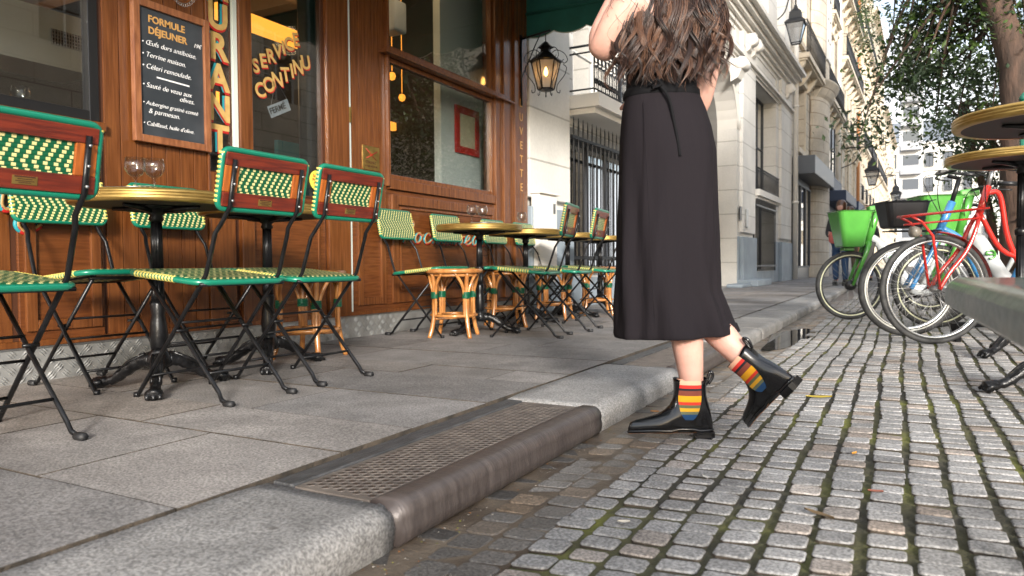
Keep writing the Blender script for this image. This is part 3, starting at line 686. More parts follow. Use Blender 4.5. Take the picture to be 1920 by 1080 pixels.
# ================================================================ things hung on the front
mb_ = thing('menu_board', 'wooden framed blackboard with a chalked lunch menu, hung on the timber wall', 'menu board', (X0+.03, 2.357, 1.155))
def b2(name, mat, boxes, parent, **k): return bxs(name, mat, boxes, parent, **k)
by0, by1, bz0, bz1 = 2.146, 2.568, 1.155, 1.825; bx = X0+.012
b2('frame', 'frame_wood', frame(by0, by1, bz0, bz1, .035, .028, bx), mb_, bev=.003)
b2('slate', 'blackboard', [((bx+.004, by0+.034, bz0+.034), (bx+.014, by1-.034, bz1-.034))], mb_, bev=0)
bxx = bx+.0146
text('heading', 'FORMULE', .046, 'tan_letter', mb_, (bxx, 2.33, 1.728), align='CENTER', offset=.0012); text('heading', 'DÉJEUNER', .046, 'tan_letter', mb_, (bxx, 2.335, 1.674), align='CENTER', offset=.0012)
text('chalk_writing', '19€', .028, 'chalk', mb_, (bxx, 2.478, 1.672), shear=.3)
for i, (t_, z, dy) in enumerate((('• Œufs durs antiboise.', 1.618, 0), ('• Terrine maison.', 1.562, .0), ('• Céleri remoulade.', 1.507, 0), ('• Sauté de veau aux', 1.418, 0), ('olives.', 1.384, .20), ('• Aubergine gratiné comté', 1.335, 0), ('& parmesan.', 1.297, .03), ('• Cabillaud, huile d\'olive.', 1.238, 0))):
    s = .034 if len(t_) < 23 else .0285
    for j in range(1): text('chalk_writing', t_, s, 'chalk', mb_, (bxx, 2.192+dy, z), shear=.25, offset=-.0003, spin=R(-.8))
q = MB(); q.box((bxx-.0004, 2.27, 1.468), (bxx+.0006, 2.45, 1.475), rot=Matrix.Rotation(R(-1.5), 3, 'X')); q.build('chalk_line', 'chalk', mb_, world=True)
q = MB()
for k in range(14):
    y = 2.34+k*.0125; z = 1.832+.0045*(k-6)**2*.35+.02; q.tube(arc((bx+.02, y, z+.01), .0075, 0, 2*pi, 8)[:-1], .0016, 4, closed=True)
q.build('chain', 'alu', mb_, world=True)
# hanging FERME sign inside the door glass
fs = thing('hanging_sign', 'small tilted grey FERMÉ sign hanging on a chain behind the door glass', 'sign', (X0-.06, 3.18, 1.5))
q = MB(); rt = Matrix.Rotation(R(26), 3, 'X'); c0 = V((X0-.055, 3.125, 1.495))
q.box(c0-V((.003, .085, .034)), c0+V((.003, .085, .034)), rot=rt); q.build('sign_board', M('grey_plate', (.30, .33, .36), .5), fs, world=True)
text('sign_words', 'FERMÉ', .048, 'black', fs, c0+V((.0042, -.070, -.048)), spin=R(26), offset=.0008)
q = MB(); q.tube([c0+V((0, -.065, .0)), V((X0-.055, 3.10, 1.66)), c0+V((0, .06, .07))], .0016, 5); q.build('chain', 'alu', fs, world=True)

# awning
aw = thing('awning', 'dark green canvas awning with scalloped valance over the terrace', 'awning', (X0, 6.15, 2.7))
gm_ = M('green_canvas', (.012, .12, .09), .8, col2=(.009, .095, .07), scale=6); xe = -1.36; AY = 6.16
q = MB(); n = 44; top = []; bot = []
def ztop(x): return 3.75-(x-X0)*.42
for i in range(n*2+1):
    x = X0+.03+(xe-X0-.03)*i/(n*2); top.append(V((x, AY, ztop(x)))); bot.append(V((x, AY, 2.70+.045*abs(sin(pi*(x-X0)/.33))**.7*-1+.045)))
q.loft([top, [V((p.x, AY-.008*sin(p.x*9), 3.0)) if p.z > 3.0 else p for p in top], [V((p.x, AY, 2.93)) for p in top], bot], closed=False, cap=False)
q.loft([[p+V((0, -.012, 0)) for p in top], [p+V((0, -.012, 0)) for p in bot]], closed=False, cap=False)
q.build('end_panel', gm_, aw, world=True)
q = MB(); q.tube([p+V((.0, -.006, 0)) for p in bot], .007, 5); q.build('valance_piping', M('cream_piping', (.5, .5, .42), .7), aw, world=True)
q = MB(); q.box((X0+.03, -1.6, 0), (xe, AY, .01), rot=None); 
q = MB(); q.add([(X0+.03, -1.6, ztop(X0+.03)), (xe, -1.6, ztop(xe)), (xe, AY-.02, ztop(xe)), (X0+.03, AY-.02, ztop(X0+.03)), (X0+.03, -1.6, ztop(X0+.03)+.012), (xe, -1.6, ztop(xe)+.012), (xe, AY-.02, ztop(xe)+.012), (X0+.03, AY-.02, ztop(X0+.03)+.012)], [(0, 3, 2, 1), (4, 5, 6, 7), (0, 1, 5, 4), (1, 2, 6, 5), (2, 3, 7, 6), (3, 0, 4, 7)])
q.build('canopy', gm_, aw, world=True)
q = MB(); fb = []; ft = []
for i in range(200):
    y = -1.6+(AY+1.6)*i/199; ft.append(V((xe+.006, y, ztop(xe)+.005))); fb.append(V((xe+.006, y, 2.745-.045*abs(sin(pi*y/.33))**.7)))
q.loft([ft, fb], closed=False, cap=False); q.build('valance', gm_, aw, world=True)
q = MB(); q.tube([(X0+.05, AY-.02, 2.93), (xe, AY-.02, 2.93)], .014, 8); q.tube([(xe, AY-.02, 2.93), (xe, -1.6, 2.93)], .014, 8); q.build('awning_bar', gm_, aw, world=True)

def frosted(name):
    m = bpy.data.materials.new(name); m.use_nodes = True; n = m.node_tree.nodes; L = m.node_tree.links; n.clear()
    o = n.new('ShaderNodeOutputMaterial'); t = n.new('ShaderNodeBsdfTransparent'); t.inputs[0].default_value = (.9, .9, .88, 1); d = n.new('ShaderNodeBsdfDiffuse'); d.inputs[0].default_value = (.5, .5, .48, 1)
    tl = n.new('ShaderNodeBsdfTranslucent'); tl.inputs[0].default_value = (.6, .6, .57, 1); a = n.new('ShaderNodeMixShader'); b = n.new('ShaderNodeMixShader'); a.inputs[0].default_value = .5; b.inputs[0].default_value = .55
    L.new(d.outputs[0], a.inputs[1]); L.new(tl.outputs[0], a.inputs[2]); L.new(t.outputs[0], b.inputs[1]); L.new(a.outputs[0], b.inputs[2]); L.new(b.outputs[0], o.inputs[0]); return m
# wall lantern
LX, LY, LZ = -2.86, 6.02, 2.58
wlz = thing('wall_lantern', 'black wrought iron lantern with a lit amber bulb, hung from the timber corner', 'lantern', (X0+.05, LY, 2.3))
q = MB(); q.tube([(X0+.056, LY, 2.05), (X0+.056, LY, 2.70)], .012, 6); q.tube([(X0+.056, LY, 2.665), (LX+.05, LY, 2.70)], .010, 6)
q.tube(bez([(X0+.056, LY, 2.30), (X0+.12, LY, 2.42), (X0+.2, LY, 2.58), (X0+.26, LY, 2.685)], 6), .006, 5)
q.tube([(LX, LY, 2.69), (LX, LY, 2.60)], .005, 5); q.build('bracket', 'iron', wlz, world=True)
def hexr(r, z): return [V((LX+r*cos(pi/6+k*pi/3), LY+r*sin(pi/6+k*pi/3), z)) for k in range(6)]
q = MB(); q.loft([hexr(.02, 2.60), hexr(.075, 2.55), hexr(.045, 2.535), hexr(.05, 2.51), hexr(.155, 2.43), hexr(.16, 2.42)], sm=False); q.build('roof', 'iron', wlz, world=True)
q = MB(); a, b = hexr(.135, 2.42), hexr(.075, 2.17)
for k in range(6): q.tube([a[k], b[k]], .006, 5); q.tube([a[k], a[(k+1) % 6]], .006, 4); q.tube([b[k], b[(k+1) % 6]], .007, 4)
q.tube([(LX, LY, 2.17), (LX, LY, 2.10)], .006, 5); q.loft([hexr(.074, 2.165), hexr(.03, 2.15)], sm=False)
for k in range(6):
    c, s = cos(pi/6+k*pi/3), sin(pi/6+k*pi/3)
    def P(r, z): return V((LX+r*c, LY+r*s, z))
    q.tube(bez([P(.05, 2.50), P(.10, 2.53), P(.17, 2.50), P(.20, 2.44), P(.17, 2.41), P(.15, 2.43), P(.165, 2.445)], 4), .0038, 4)
    q.tube(bez([P(.16, 2.40), P(.19, 2.37), P(.17, 2.30), P(.11, 2.22), P(.10, 2.155), P(.125, 2.14), P(.13, 2.165)], 4), .0038, 4)
q.build('frame', 'iron', wlz, world=True)
q = MB(); q.loft([hexr(.128, 2.41), hexr(.072, 2.18)], cap=False, sm=False); q.build('frosted_glass', frosted('frosted_lantern_glass'), wlz, world=True)
q = MB(); q.lathe([(.001, -.03), (.016, -.018), (.02, 0), (.014, .03), (.006, .05), (.001, .055)], (LX, LY, 2.32), 14); q.build('bulb', M('lit_bulb', (1, .45, .10), .5, emit=9), wlz, world=True)
# ================================================================ TERRACE FURNITURE
SZ = .09
CHG = 'folding bistro chairs on the terrace'
def rrect(w, h, r, n=4):
    out = []
    for cx, cy, a0 in ((w/2-r, h/2-r, 0), (-w/2+r, h/2-r, 90), (-w/2+r, -h/2+r, 180), (w/2-r, -h/2+r, 270)):
        for k in range(n+1): a = R(a0+90*k/n); out.append((cx+r*cos(a), cy+r*sin(a)))
    return out
def make_chair(label):
    t = thing('folding_chair', label, 'chair', (0, 0, 0), 0, CHG)
    # seat, reclined a little
    tz = lambda y: (y-.02)*.098
    s = MB(); pts = [(x*(1+.0*y), y+.02) for x, y in rrect(.385, .375, .045)]
    s.loft([[V((x*k, y*k, h+tz(y*k))) for x, y in pts] for h, k in ((.430, 1), (.444, 1), (.4505, .93), (.4520, .8))], sm=False); s.build('seat', 'weave', t)
    s = MB(); s.tube([V((x, y, .437+tz(y))) for x, y in pts], .0110, 8, closed=True); e = s.build('edge_trim', 'green_trim', t)
    # yellow wraps along front corners and sides of the rim
    for sx in (-1, 1):
        s = MB()
        for k in range(13):
            y = -.05+k*.0165; s.tube([(sx*.1925, y, .4375+tz(y)), (sx*.1925, y+.0075, .4375+tz(y+.0075))], .0127, 8)
        s.build('rim_wraps', 'yellow_wrap', e)
    # back: woven panel leaning back
    def bp(x, h, d): # h along the panel, d normal (to the rear)
        a = R(11); base = V((x, -.257, .665)); return base+V((0, -sin(a), cos(a)))*h+V((0, -cos(a), -sin(a)))*d
    rr = [(x, y+.0975) for x, y in rrect(.375, .195, .025)]
    s = MB(); s.loft([[bp(x, y, -.010) for x, y in rr], [bp(x, y, 0) for x, y in rr]], sm=False); s.build('backrest', 'weave', t)
    s = MB(); s.tube([bp(x, y, 0) for x, y in rr], .0105, 8, closed=True); e2 = s.build('edge_trim', 'green_trim', t)
    for sx in (-1, 1):
        s = MB()
        for k in range(11): s.tube([bp(sx*.188, .02+k*.0158, -.002), bp(sx*.188, .0275+k*.0158, -.002)], .0114, 8)
        s.build('rim_wraps', 'yellow_wrap', e2)
    s = MB()
    def slabp(x0, x1, h0, h1, mi=0, d0=.001, d1=.013):
        vs = [bp(x, h, d) for d in (d0, d1) for x, h in ((x0, h0), (x1, h0), (x1, h1), (x0, h1))]
        s.add(vs, ((0, 1, 2, 3), (7, 6, 5, 4), (4, 5, 1, 0), (5, 6, 2, 1), (6, 7, 3, 2), (7, 4, 0, 3)), mi)
    slabp(-.18, .18, .144, .187); slabp(-.18, .18, .008, .056); slabp(-.18, -.122, .0565, .1435, 1, .001, .011); slabp(.122, .18, .0565, .1435, 1, .001, .011)
    s.build('wooden_back_frame', ['red_wood', 'orange_wood'], t, bev=.002)
    s = MB(); slabp(-.03, .03, .020, .042, 0, .0135, .0145); npl = s.build('brass_plate', 'brass', t)
    s = MB()
    for k, (w, h) in enumerate(((.05, .0385), (.035, .0335), (.045, .0285), (.03, .0245))): slabp(-w/2, w/2, h-.0008, h+.0012 if k else h+.003, 0, .0147, .0150)
    s.build('plate_engraving', 'woodback', npl)
    # weave seen through the window at the rear
    s = MB(); vs = [bp(x, h, .004) for x, h in ((-.121, .0565), (.121, .0565), (.121, .1435), (-.121, .1435))]; s.add(vs, [(0, 1, 2, 3)]); s.build('rear_weave', 'weave', t)
    for sx in (-1, 1):
        s = MB(); x = sx*.150
        pa = [bp(x, .165, .018), bp(x, .01, .018), V((x, -.232, .615)), V((x+sx*.010, -.215, .585)), V((x+sx*.012, -.168, .445)), V((x+sx*.012, .205, .012)), V((x+sx*.012, .222, .006))]
        s.tube(pa, .0085, 6, flat=.8); s.tube([V((x+sx*.012, .215, .0)), V((x+sx*.012, .215, .018))], .012, 8)
        for h in (.03, .085, .14):
            s.tube([bp(x, h, .024), bp(x, h, .030)], .0045, 6, mi=1)
        s.build('long_leg', ['iron', 'alu'], t)
        s = MB(); x = sx*.138
        s.tube([V((x, .165, .428)), V((x, -.19, .045)), V((x+sx*.002, -.205, .020)), V((x+sx*.004, -.235, .008))], .0085, 6, flat=.8)
        s.tube([V((x+sx*.004, -.225, .009)), V((x+sx*.004, -.262, .009))], .0125, 6, mi=1); s.build('short_leg', ['iron', 'rubber'], t)
    s = MB(); s.tube([(-.142, -.135, .105), (.142, -.135, .105)], .0055, 6); s.tube([(-.16, .145, .082), (.16, .145, .082)], .0055, 6)
    s.tube([(-.16, .045, .20), (.16, .045, .20)], .005, 6); s.tube([(-.142, .015, .275), (.142, .015, .275)], .005, 6)
    s.tube([(-.185, -.165, .412), (.185, -.165, .412)], .0075, 6); s.tube([(-.15, .165, .433), (.15, .165, .433)], .007, 6)
    for sx in (-1, 1): s.tube([(sx*.165, -.015, .25), (sx*.120, -.015, .25)], .006, 6); s.tube([(sx*.13, -.15, .428+tz(-.15)), (sx*.13, .17, .428+tz(.17))], .006, 6)
    s.build('cross_rods', 'iron', t)
    return t
CH = [(-2.215, 1.025, 90, 'largest, nearest woven chair, far left, its wooden back towards us'),
      (-2.225, 1.815, 90, 'middle chair of the near row, wooden back to us, overlapping the near table top'),
      (-2.235, 2.270, 90, 'near chair with wooden back to us, drawn up in front of a rattan stool'),
      (-2.83, 1.775, -90, 'chair facing us against the wall, behind the largest chair and under the first window'),
      (-2.83, 2.285, -90, 'chair facing us, half hidden behind the near round table, under the menu board'),
      (-2.82, 4.060, -90, 'chair facing us whose whole pale back stands clear beside the script lettering'),
      (-2.82, 4.700, -90, 'chair facing us, its woven back just above the whole far gilt rim'),
      (-2.82, 5.45, -90, 'chair facing us below the second far rim, near the timber corner'),
      (-2.82, 6.02, -90, 'farthest chair facing us, a sliver of woven back in front of the meter cabinet'),
      (-2.16, 4.275, 101, 'far chair, wooden back to us, the larger of two backs left of the skirt'),
      (-2.16, 4.82, 97, 'far chair, wooden back to us, the smaller back just beside the dark skirt'),
      (-2.16, 5.45, 94, 'last chair of the far row, mostly hidden behind the dark skirt')]
c0 = None
for x, y, a, lab in CH:
    if c0 is None: c0 = make_chair(lab); c0.location = (x, y, SZ); c0.rotation_euler = (0, 0, R(a))
    else: dup(c0, (x, y, SZ), R(a), lab)

def make_table(label, loc, h=.75, rad=.295, feet=3, rot=0, name='bistro_table', grp='round bistro tables with brass rims', col=None):
    t = thing(name, label, 'table', loc, R(rot), grp)
    s = MB(); s.lathe([(.001, h-.003), (rad-.012, h-.003), (rad-.008, h-.010), (rad-.008, h-.038), (rad-.03, h-.0435), (.001, h-.0435)], n=48, sm=False); s.build('table_top', ['under', 'under'], t)
    s = MB(); pr = [(rad-.03, h-.0445), (rad-.004, h-.0445), (rad, h-.0405)]
    for k in range(3): z = h-.036+k*.011; pr += [(rad+.0008, z-.002), (rad+.0032, z+.001), (rad+.0032, z+.004), (rad+.0008, z+.0072)]
    pr += [(rad-.001, h-.0015), (rad-.006, h), (rad-.014, h-.001), (rad-.016, h-.004)]
    s.lathe(pr, n=64, cap=False); s.build('brass_rim', 'rim', t)
    def flute(a, z): return 1+.10*cos(a*10)
    s = MB(); k = h-.0445
    s.lathe([(.026, .15), (.031, .17), (.034, .21), (.029, .26), (.024, .29), (.03, .33), (.024, .345)], n=20)
    s.lathe([(.0235, .345), (.021, .37), (.0205, k*.62)], n=40, wob=flute); s.lathe([(.021, k*.62), (.030, k*.63), (.031, k*.65), (.022, k*.665)], n=20)
    s.lathe([(.0205, k*.665), (.0185, k-.06)], n=40, wob=flute); s.lathe([(.02, k-.06), (.028, k-.05), (.022, k-.035), (.05, k-.012), (.085, k-.004), (.085, k)], n=20)
    s.build('column', 'iron', t)
    s = MB(); s.lathe([(.001, .085), (.036, .085), (.046, .105), (.042, .13), (.030, .15), (.026, .16)], n=18)
    s.build('hub', 'cast', t)
    for q in range(4):
        s = MB(); a = q*pi/2; s.tube([(.03*cos(a), .03*sin(a), k-.012), (rad*.62*cos(a), rad*.62*sin(a), k-.006)], [.016, .007], 6); s.build('top_bracket', 'cast', t)
    for q in range(feet):
        a = 2*pi*q/feet; c, sn = cos(a), sin(a); s = MB()
        P = bez([(.03*c, .03*sn, .115), (.08*c, .08*sn, .108), (.14*c, .14*sn, .072), (.195*c, .195*sn, .036), (.245*c, .245*sn, .026), (.275*c, .275*sn, .016)], 5)
        n = len(P); rr = [.030-.012*min(1, i/(n*.62))+(.012*max(0, (i-n*.66)/(n*.34)) if i > n*.66 else 0)+.0022*sin(i*2.1) for i in range(n)]
        rr[-1] *= .55; s.tube(P, rr, 10)
        for w in (-1, 0, 1):
            px_, py_ = -sn*w*.016, c*w*.016; s.tube([(.235*c+px_, .235*sn+py_, .026), (.262*c+px_*1.2, .262*sn+py_*1.2, .024), (.285*c+px_*1.3, .285*sn+py_*1.3, .010)], [.012, .013, .006], 8)
            s.tube([(.05*c+px_*1.1, .05*sn+py_*1.1, .140), (.12*c+px_, .12*sn+py_, .106), (.185*c+px_*.8, .185*sn+py_*.8, .055)], [.006, .008, .005], 6)
        s.box((-.02, -.02, 0), (.02, .02, .012)) if False else None
        s.build('claw_foot', 'cast', t)
    return t
TB = [(-2.515, 1.80, 200, 'nearest round brass-rimmed table, with two glasses, beneath the menu board'),
      (-2.60, 2.43, 75, 'brass-rimmed table mostly hidden behind the near row of chairs, below the SERVICE lettering'),
      (-2.56, 4.30, 20, 'far round table whose gilt rim shows whole, with a pair of glasses on it'),
      (-2.62, 5.12, 50, 'second table of the far group, one glass on it, right behind the whole gilt rim'),
      (-2.62, 5.95, 10, 'third table of the far group, beyond the row of wooden chair backs'),
      (-2.62, 6.75, 80, 'farthest terrace table, a strip of rim beside the dark skirt')]
tabs = []
for x, y, a, lab in TB:
    if not tabs: tabs.append(make_table(lab, (x, y, SZ), rot=a))
    else: tabs.append(dup(tabs[0], (x, y, SZ), R(a), lab))
ht = make_table('high round table beside the bench, the upper of the two gilt rims', (.545, 3.46, zr(.5)), h=1.08, rad=.355, rot=208, grp='high round tables on the road')
h2 = dup(ht, (.58, 4.70, zr(.6)), R(228), 'high round table with a black column by the red bicycle, the lower gilt rim', 'high round tables on the road')

# rattan stools
def make_stool(label):
    t = thing('rattan_stool', label, 'stool', (0, 0, 0), 0, 'rattan stools with green bindings')
    s = MB(); s.lathe([(.001, .448), (.175, .446), (.18, .43), (.001, .43)], n=32, sm=False); s.build('seat', 'weave', t)
    s = MB(); s.tube([(.178*cos(a*pi/20), .178*sin(a*pi/20), .436) for a in range(40)], .0165, 10, closed=True); s.tube([(.155*cos(a*pi/20), .155*sin(a*pi/20), .41) for a in range(40)], .011, 8, closed=True); s.build('seat_ring', 'rattan', t)
    for q in range(4):
        a = q*pi/2+pi/4; c, sn = cos(a), sin(a)
        def P(r, z, da=0): return V((r*cos(a+da), r*sin(a+da), z))
        s = MB(); s.tube(bez([P(.165, .43), P(.150, .33), P(.148, .2), P(.165, .08), P(.19, 0)], 5), .0145, 8)
        for d in (-1, 1): s.tube(bez([P(.165, .425, d*.52), P(.158, .36, d*.25), P(.150, .29, d*.115), P(.149, .2, d*.10), P(.152, .135, d*.09)], 5), .0105, 8)
        l = s.build('leg', 'rattan', t)
        s = MB()
        for k in range(5):
            z = .262+k*.0085; s.tube([P(.163, z, -.12), P(.168, z, 0), P(.163, z, .12), P(.148, z, .17), P(.134, z, .10), P(.132, z, 0), P(.134, z, -.10), P(.148, z, -.17)], .0050, 6, closed=True)
        s.build('green_binding', 'binding', l)
    s = MB(); 
    for q in range(2): a = q*pi/2+pi/4; s.tube([(.16*cos(a), .16*sin(a), .125+q*.018), (-.16*cos(a), -.16*sin(a), .125+q*.018)], .009, 8)
    s.tube([(.152*cos(a*pi/16), .152*sin(a*pi/16), .145) for a in range(32)], .0095, 8, closed=True); s.build('stretchers', 'rattan', t)
    return t
ST = [(-2.70, 2.80, 12, 'rattan stool behind the third near chair, its cane legs glossy orange'),
      (-2.60, 4.03, 20, 'rattan stool in front of the far gilt table, standing clear in view'),
      (-2.66, 4.85, 40, 'rattan stool behind the clear-standing one, partly covered by dark chair legs'),
      (-2.60, 5.62, 10, 'rattan stool deep among the far chair legs'),
      (-2.50, 6.35, 30, 'farthest rattan stool, a few cane legs showing beside the dark skirt')]
s0 = None
for x, y, a, lab in ST:
    if s0 is None: s0 = make_stool(lab); s0.location = (x, y, SZ); s0.rotation_euler = (0, 0, R(a))
    else: dup(s0, (x, y, SZ), R(a), lab)

# glasses
def make_glass(label):
    s = MB(); s.lathe([(.001, .001), (.031, .001), (.031, .003), (.010, .006), (.0045, .012), (.004, .055), (.008, .062), (.026, .075), (.037, .095), (.038, .112), (.033, .138), (.0315, .138), (.0365, .112), (.0355, .096), (.025, .0775), (.001, .066)], n=28)
    o = s.build('wine_glass', 'glassware'); tag(o, label, 'glass', 'stemmed glasses on the tables'); return o
ga = make_glass('stemmed wine glass on the near table, the one standing closer to the largest chair')
ga.location = (-2.555, 1.745, SZ+.75)
for loc, lab in (((-2.520, 1.80, SZ+.75), 'stemmed wine glass on the near table, the one closer to the menu board edge'), ((-2.60, 4.27, SZ+.75), 'left glass of the pair on the far whole gilt table'),
                 ((-2.57, 4.36, SZ+.75), 'right glass of the pair on the far whole gilt table'), ((-2.62, 5.06, SZ+.75), 'single glass on the second far table'), ((-3.42, 1.80, 1.225), 'dark round glass standing inside behind the window beside the menu board')):
    o = ga.copy(); COL.objects.link(o); o.location = loc; o['label'] = lab
# cutlery and menus lying on tables
for (x, y, a, lab) in ((-2.40, 1.60, .4, 'fork lying on the near table rim beside the wine glasses'), (-2.35, 1.96, 1.9, 'knife lying on the near table behind the middle chair'), (-2.42, 4.13, .5, 'fork on the left rim of the far gilt table')):
    q = MB(); q.tube([(-.09, 0, .004), (.0, 0, .005), (.05, 0, .006)], [.0045, .0025, .003], 6); q.loft([[V((.05, -.003, .006)), V((.05, .003, .006)), V((.05, .003, .008)), V((.05, -.003, .008))], [V((.10, -.011, .005)), V((.10, .011, .005)), V((.10, .011, .007)), V((.10, -.011, .007))]], sm=False)
    o = q.build('cutlery', 'alu'); o.location = (x, y, SZ+.7505); o.rotation_euler = (0, 0, a); tag(o, lab, 'cutlery', 'cutlery on the tables')

# green bench slab at the right
bn = thing('bench', 'long worn dark green bench slab in front of the red bicycle', 'bench', (.30, .6, zr(.2)))
bgm = M('worn_green_bench_paint', (.045, .080, .062), .3, col2=(.15, .15, .135), scale=6, stretch=(3, 1, 3), lo=.42, hi=.68, bump=.35, bscale=28, coat=.4, detail=9)
q = MB(); prof = [(.0, .477), (.0, .512), (.006, .524), (.018, .5315), (.36, .5315), (.378, .520), (.378, .477)]
nb = 40; q.loft([[V((.082+.022*((1.66-y)/.84)*.0+x+.026*(1.66-y), y-.0*x, z-(.004 if yi in (0, nb) and z > .5 else 0))) for x, z in prof] for yi, y in [(k, 1.66-2.2*k/nb) for k in range(nb+1)]], sm=False)
q.build('bench_seat', bgm, bn, world=True, bev=.004)
for y in (1.35, .1):
    q = MB(); q.box((.16, y-.03, .44), (.46, y+.03, .4765)); q.build('cross_bearer', bgm, bn, world=True)
    for x in (.22, .44): q = MB(); q.tube([(x+.12, y-.1, .44), (x+.13, y-.1, zr(.3))], .022, 8); q.build('leg', 'cast', bn, world=True)
# ================================================================ BICYCLES
rimm = M('polished_rim', (.62, .62, .61), .22, .9); tyrem = M('tyre_rubber', (.018, .018, .019), .7, col2=(.04, .04, .038), scale=30, bump=.3)
def wheel(name, parent, c, Rr, tr=.02, rim='alu', mat_rim=None, stripe=None, seed=0):
    w = MB(); w.tube([(c[0]+(Rr-tr)*cos(a*2*pi/56), c[1], c[2]+(Rr-tr)*sin(a*2*pi/56)) for a in range(56)], tr, 9, closed=True)
    h = w.build(name, mat_rim or rimm, parent); h.data.materials.clear(); h.data.materials.append(tyrem); 
    h.name = name
    w = MB(); rr = Rr-2*tr-.006
    for dy in (-.009, .009): w.tube([(c[0]+rr*cos(a*2*pi/56), c[1]+dy, c[2]+rr*sin(a*2*pi/56)) for a in range(56)], .0085, 6, closed=True)
    w.build('rim', mat_rim or rimm, h)
    if stripe:
        w = MB()
        for dy in (-.0175, .0175): w.tube([(c[0]+(Rr-1.65*tr)*cos(a*2*pi/56), c[1]+dy, c[2]+(Rr-1.65*tr)*sin(a*2*pi/56)) for a in range(56)], .006, 6, closed=True)
        w.build('reflective_stripe', stripe, h)
    w = MB(); r2 = random.Random(seed)
    for k in range(32):
        a = 2*pi*k/32; b = a+(.9 if k % 4 < 2 else -.9); dy = .024 if k % 2 else -.024
        w.tube([(c[0]+.022*cos(b), c[1]+dy, c[2]+.022*sin(b)), (c[0]+rr*cos(a), c[1], c[2]+rr*sin(a))], .0012, 4)
    w.build('spokes', 'alu', h)
    w = MB(); w.tube([(c[0], c[1]-.045, c[2]), (c[0], c[1]+.045, c[2])], .012, 10); w.tube([(c[0], c[1]-.026, c[2]), (c[0], c[1]+.026, c[2])], .02, 12); w.build('hub', 'alu', h)
    return h
paint = lambda n, c, c2=None: M(n, c, .25, col2=c2 or tuple(x*.8 for x in c), scale=5, coat=.8)
redp, bluep, greenp = paint('red_bicycle_paint', (.62, .025, .015)), paint('blue_bicycle_paint', (.06, .26, .55)), paint('lime_green_plastic', (.085, .34, .05))
whitep = paint('white_frame_paint', (.6, .62, .62)); mt['bk'] = M('black_plastic', (.012, .012, .013), .4)
def bars(t, x, z, w=.29, sweep=.16, rise=.03, metal='alu'):
    s = MB(); s.tube(bez([(x-sweep, -w, z+rise*.6), (x-.05, -w*.8, z+rise), (x+.02, -.1, z), (x+.02, .1, z), (x-.05, w*.8, z+rise), (x-sweep, w, z+rise*.6)], 5), .011, 8); h = s.build('handlebar', metal, t)
    for sg in (-1, 1):
        s = MB(); s.tube([(x-sweep+.0, sg*w, z+rise*.6), (x-sweep-.10, sg*(w+.012), z+rise*.45)], .0165, 10); s.build('grip', 'bk', h)
        s = MB(); s.tube(bez([(x-.06, sg*w*.78, z+rise-.01), (x-.02, sg*w*.86, z+rise-.045), (x-.13, sg*w, z-.03)], 4), .006, 6); s.box((x-.085, sg*w*.80-.02, z+rise-.02), (x-.04, sg*w*.80+.02, z+rise+.015)); s.build('brake_lever', 'bk', h)
    s = MB()
    for sg in (-1, 1): s.tube(bez([(x-.05, sg*w*.8, z+rise-.01), (x+.10, sg*w*.55, z-.02), (x+.09, sg*.05, z-.16), (x+.03, 0, z-.32)], 6), .003, 5)
    s.build('cables', 'bk', h)
def rear(t, Rr, fr, x_bb=.44, z_bb=.28, seat=(.20, .80), saddle=True, thick=.014, fender=None):
    s = MB()
    for sg in (-1, 1): s.tube([(0, sg*.055, Rr), (x_bb-.03, sg*.03, z_bb)], .009, 8); s.tube([(0, sg*.055, Rr), (seat[0]+.02, sg*.02, seat[1]-.12)], .008, 8)
    s.tube([(x_bb, 0, z_bb), (seat[0], 0, seat[1])], thick, 10); s.tube([(x_bb, -.04, z_bb), (x_bb, .04, z_bb)], .024, 10); s.build('rear_frame', fr, t)
    s = MB(); s.tube([(seat[0], 0, seat[1]), (seat[0]-.04, 0, seat[1]+.12)], .012, 8); s.build('seat_post', 'alu', t)
    if saddle:
        s = MB(); rg = []
        for x, w, h_ in ((-.13, .03, .02), (-.11, .085, .035), (-.05, .085, .035), (.02, .045, .03), (.10, .022, .022), (.14, .012, .012)):
            rg.append([V((seat[0]-.04+x, w*cos(a*pi/6), seat[1]+.145+h_*sin(a*pi/6)*(1 if a < 6 else .6))) for a in range(12)])
        s.loft(rg); s.build('saddle', 'bk', t)
    s = MB(); s.lathe([(.001, -.003), (.085, -.003), (.085, .003), (.001, .003)], (x_bb, -.055, z_bb), 28, axis='Y'); s.tube([(x_bb, -.07, z_bb), (x_bb+.12, -.075, z_bb-.12)], .008, 6); s.tube([(x_bb, .07, z_bb), (x_bb-.12, .075, z_bb+.12)], .008, 6)
    s.box((x_bb+.08, -.17, z_bb-.135), (x_bb+.16, -.08, z_bb-.11)); s.box((x_bb-.16, .08, z_bb+.11), (x_bb-.08, .17, z_bb+.135)); s.build('crank', 'iron', t)
    s = MB(); s.tube([(0, -.055, Rr+.035), (x_bb, -.055, z_bb+.085)], .004, 5); s.tube([(0, -.055, Rr-.035), (x_bb, -.055, z_bb-.085)], .004, 5); s.build('chain', 'iron', t)
def at_front(t, cx, cy, az, L):
    """put the bicycle so that its front wheel touches the ground at (cx,cy); az = heading angle"""
    t.rotation_euler = (0, 0, az); t.location = (cx-L*cos(az), cy-L*sin(az), zr(cx))
HD = R(208.2)
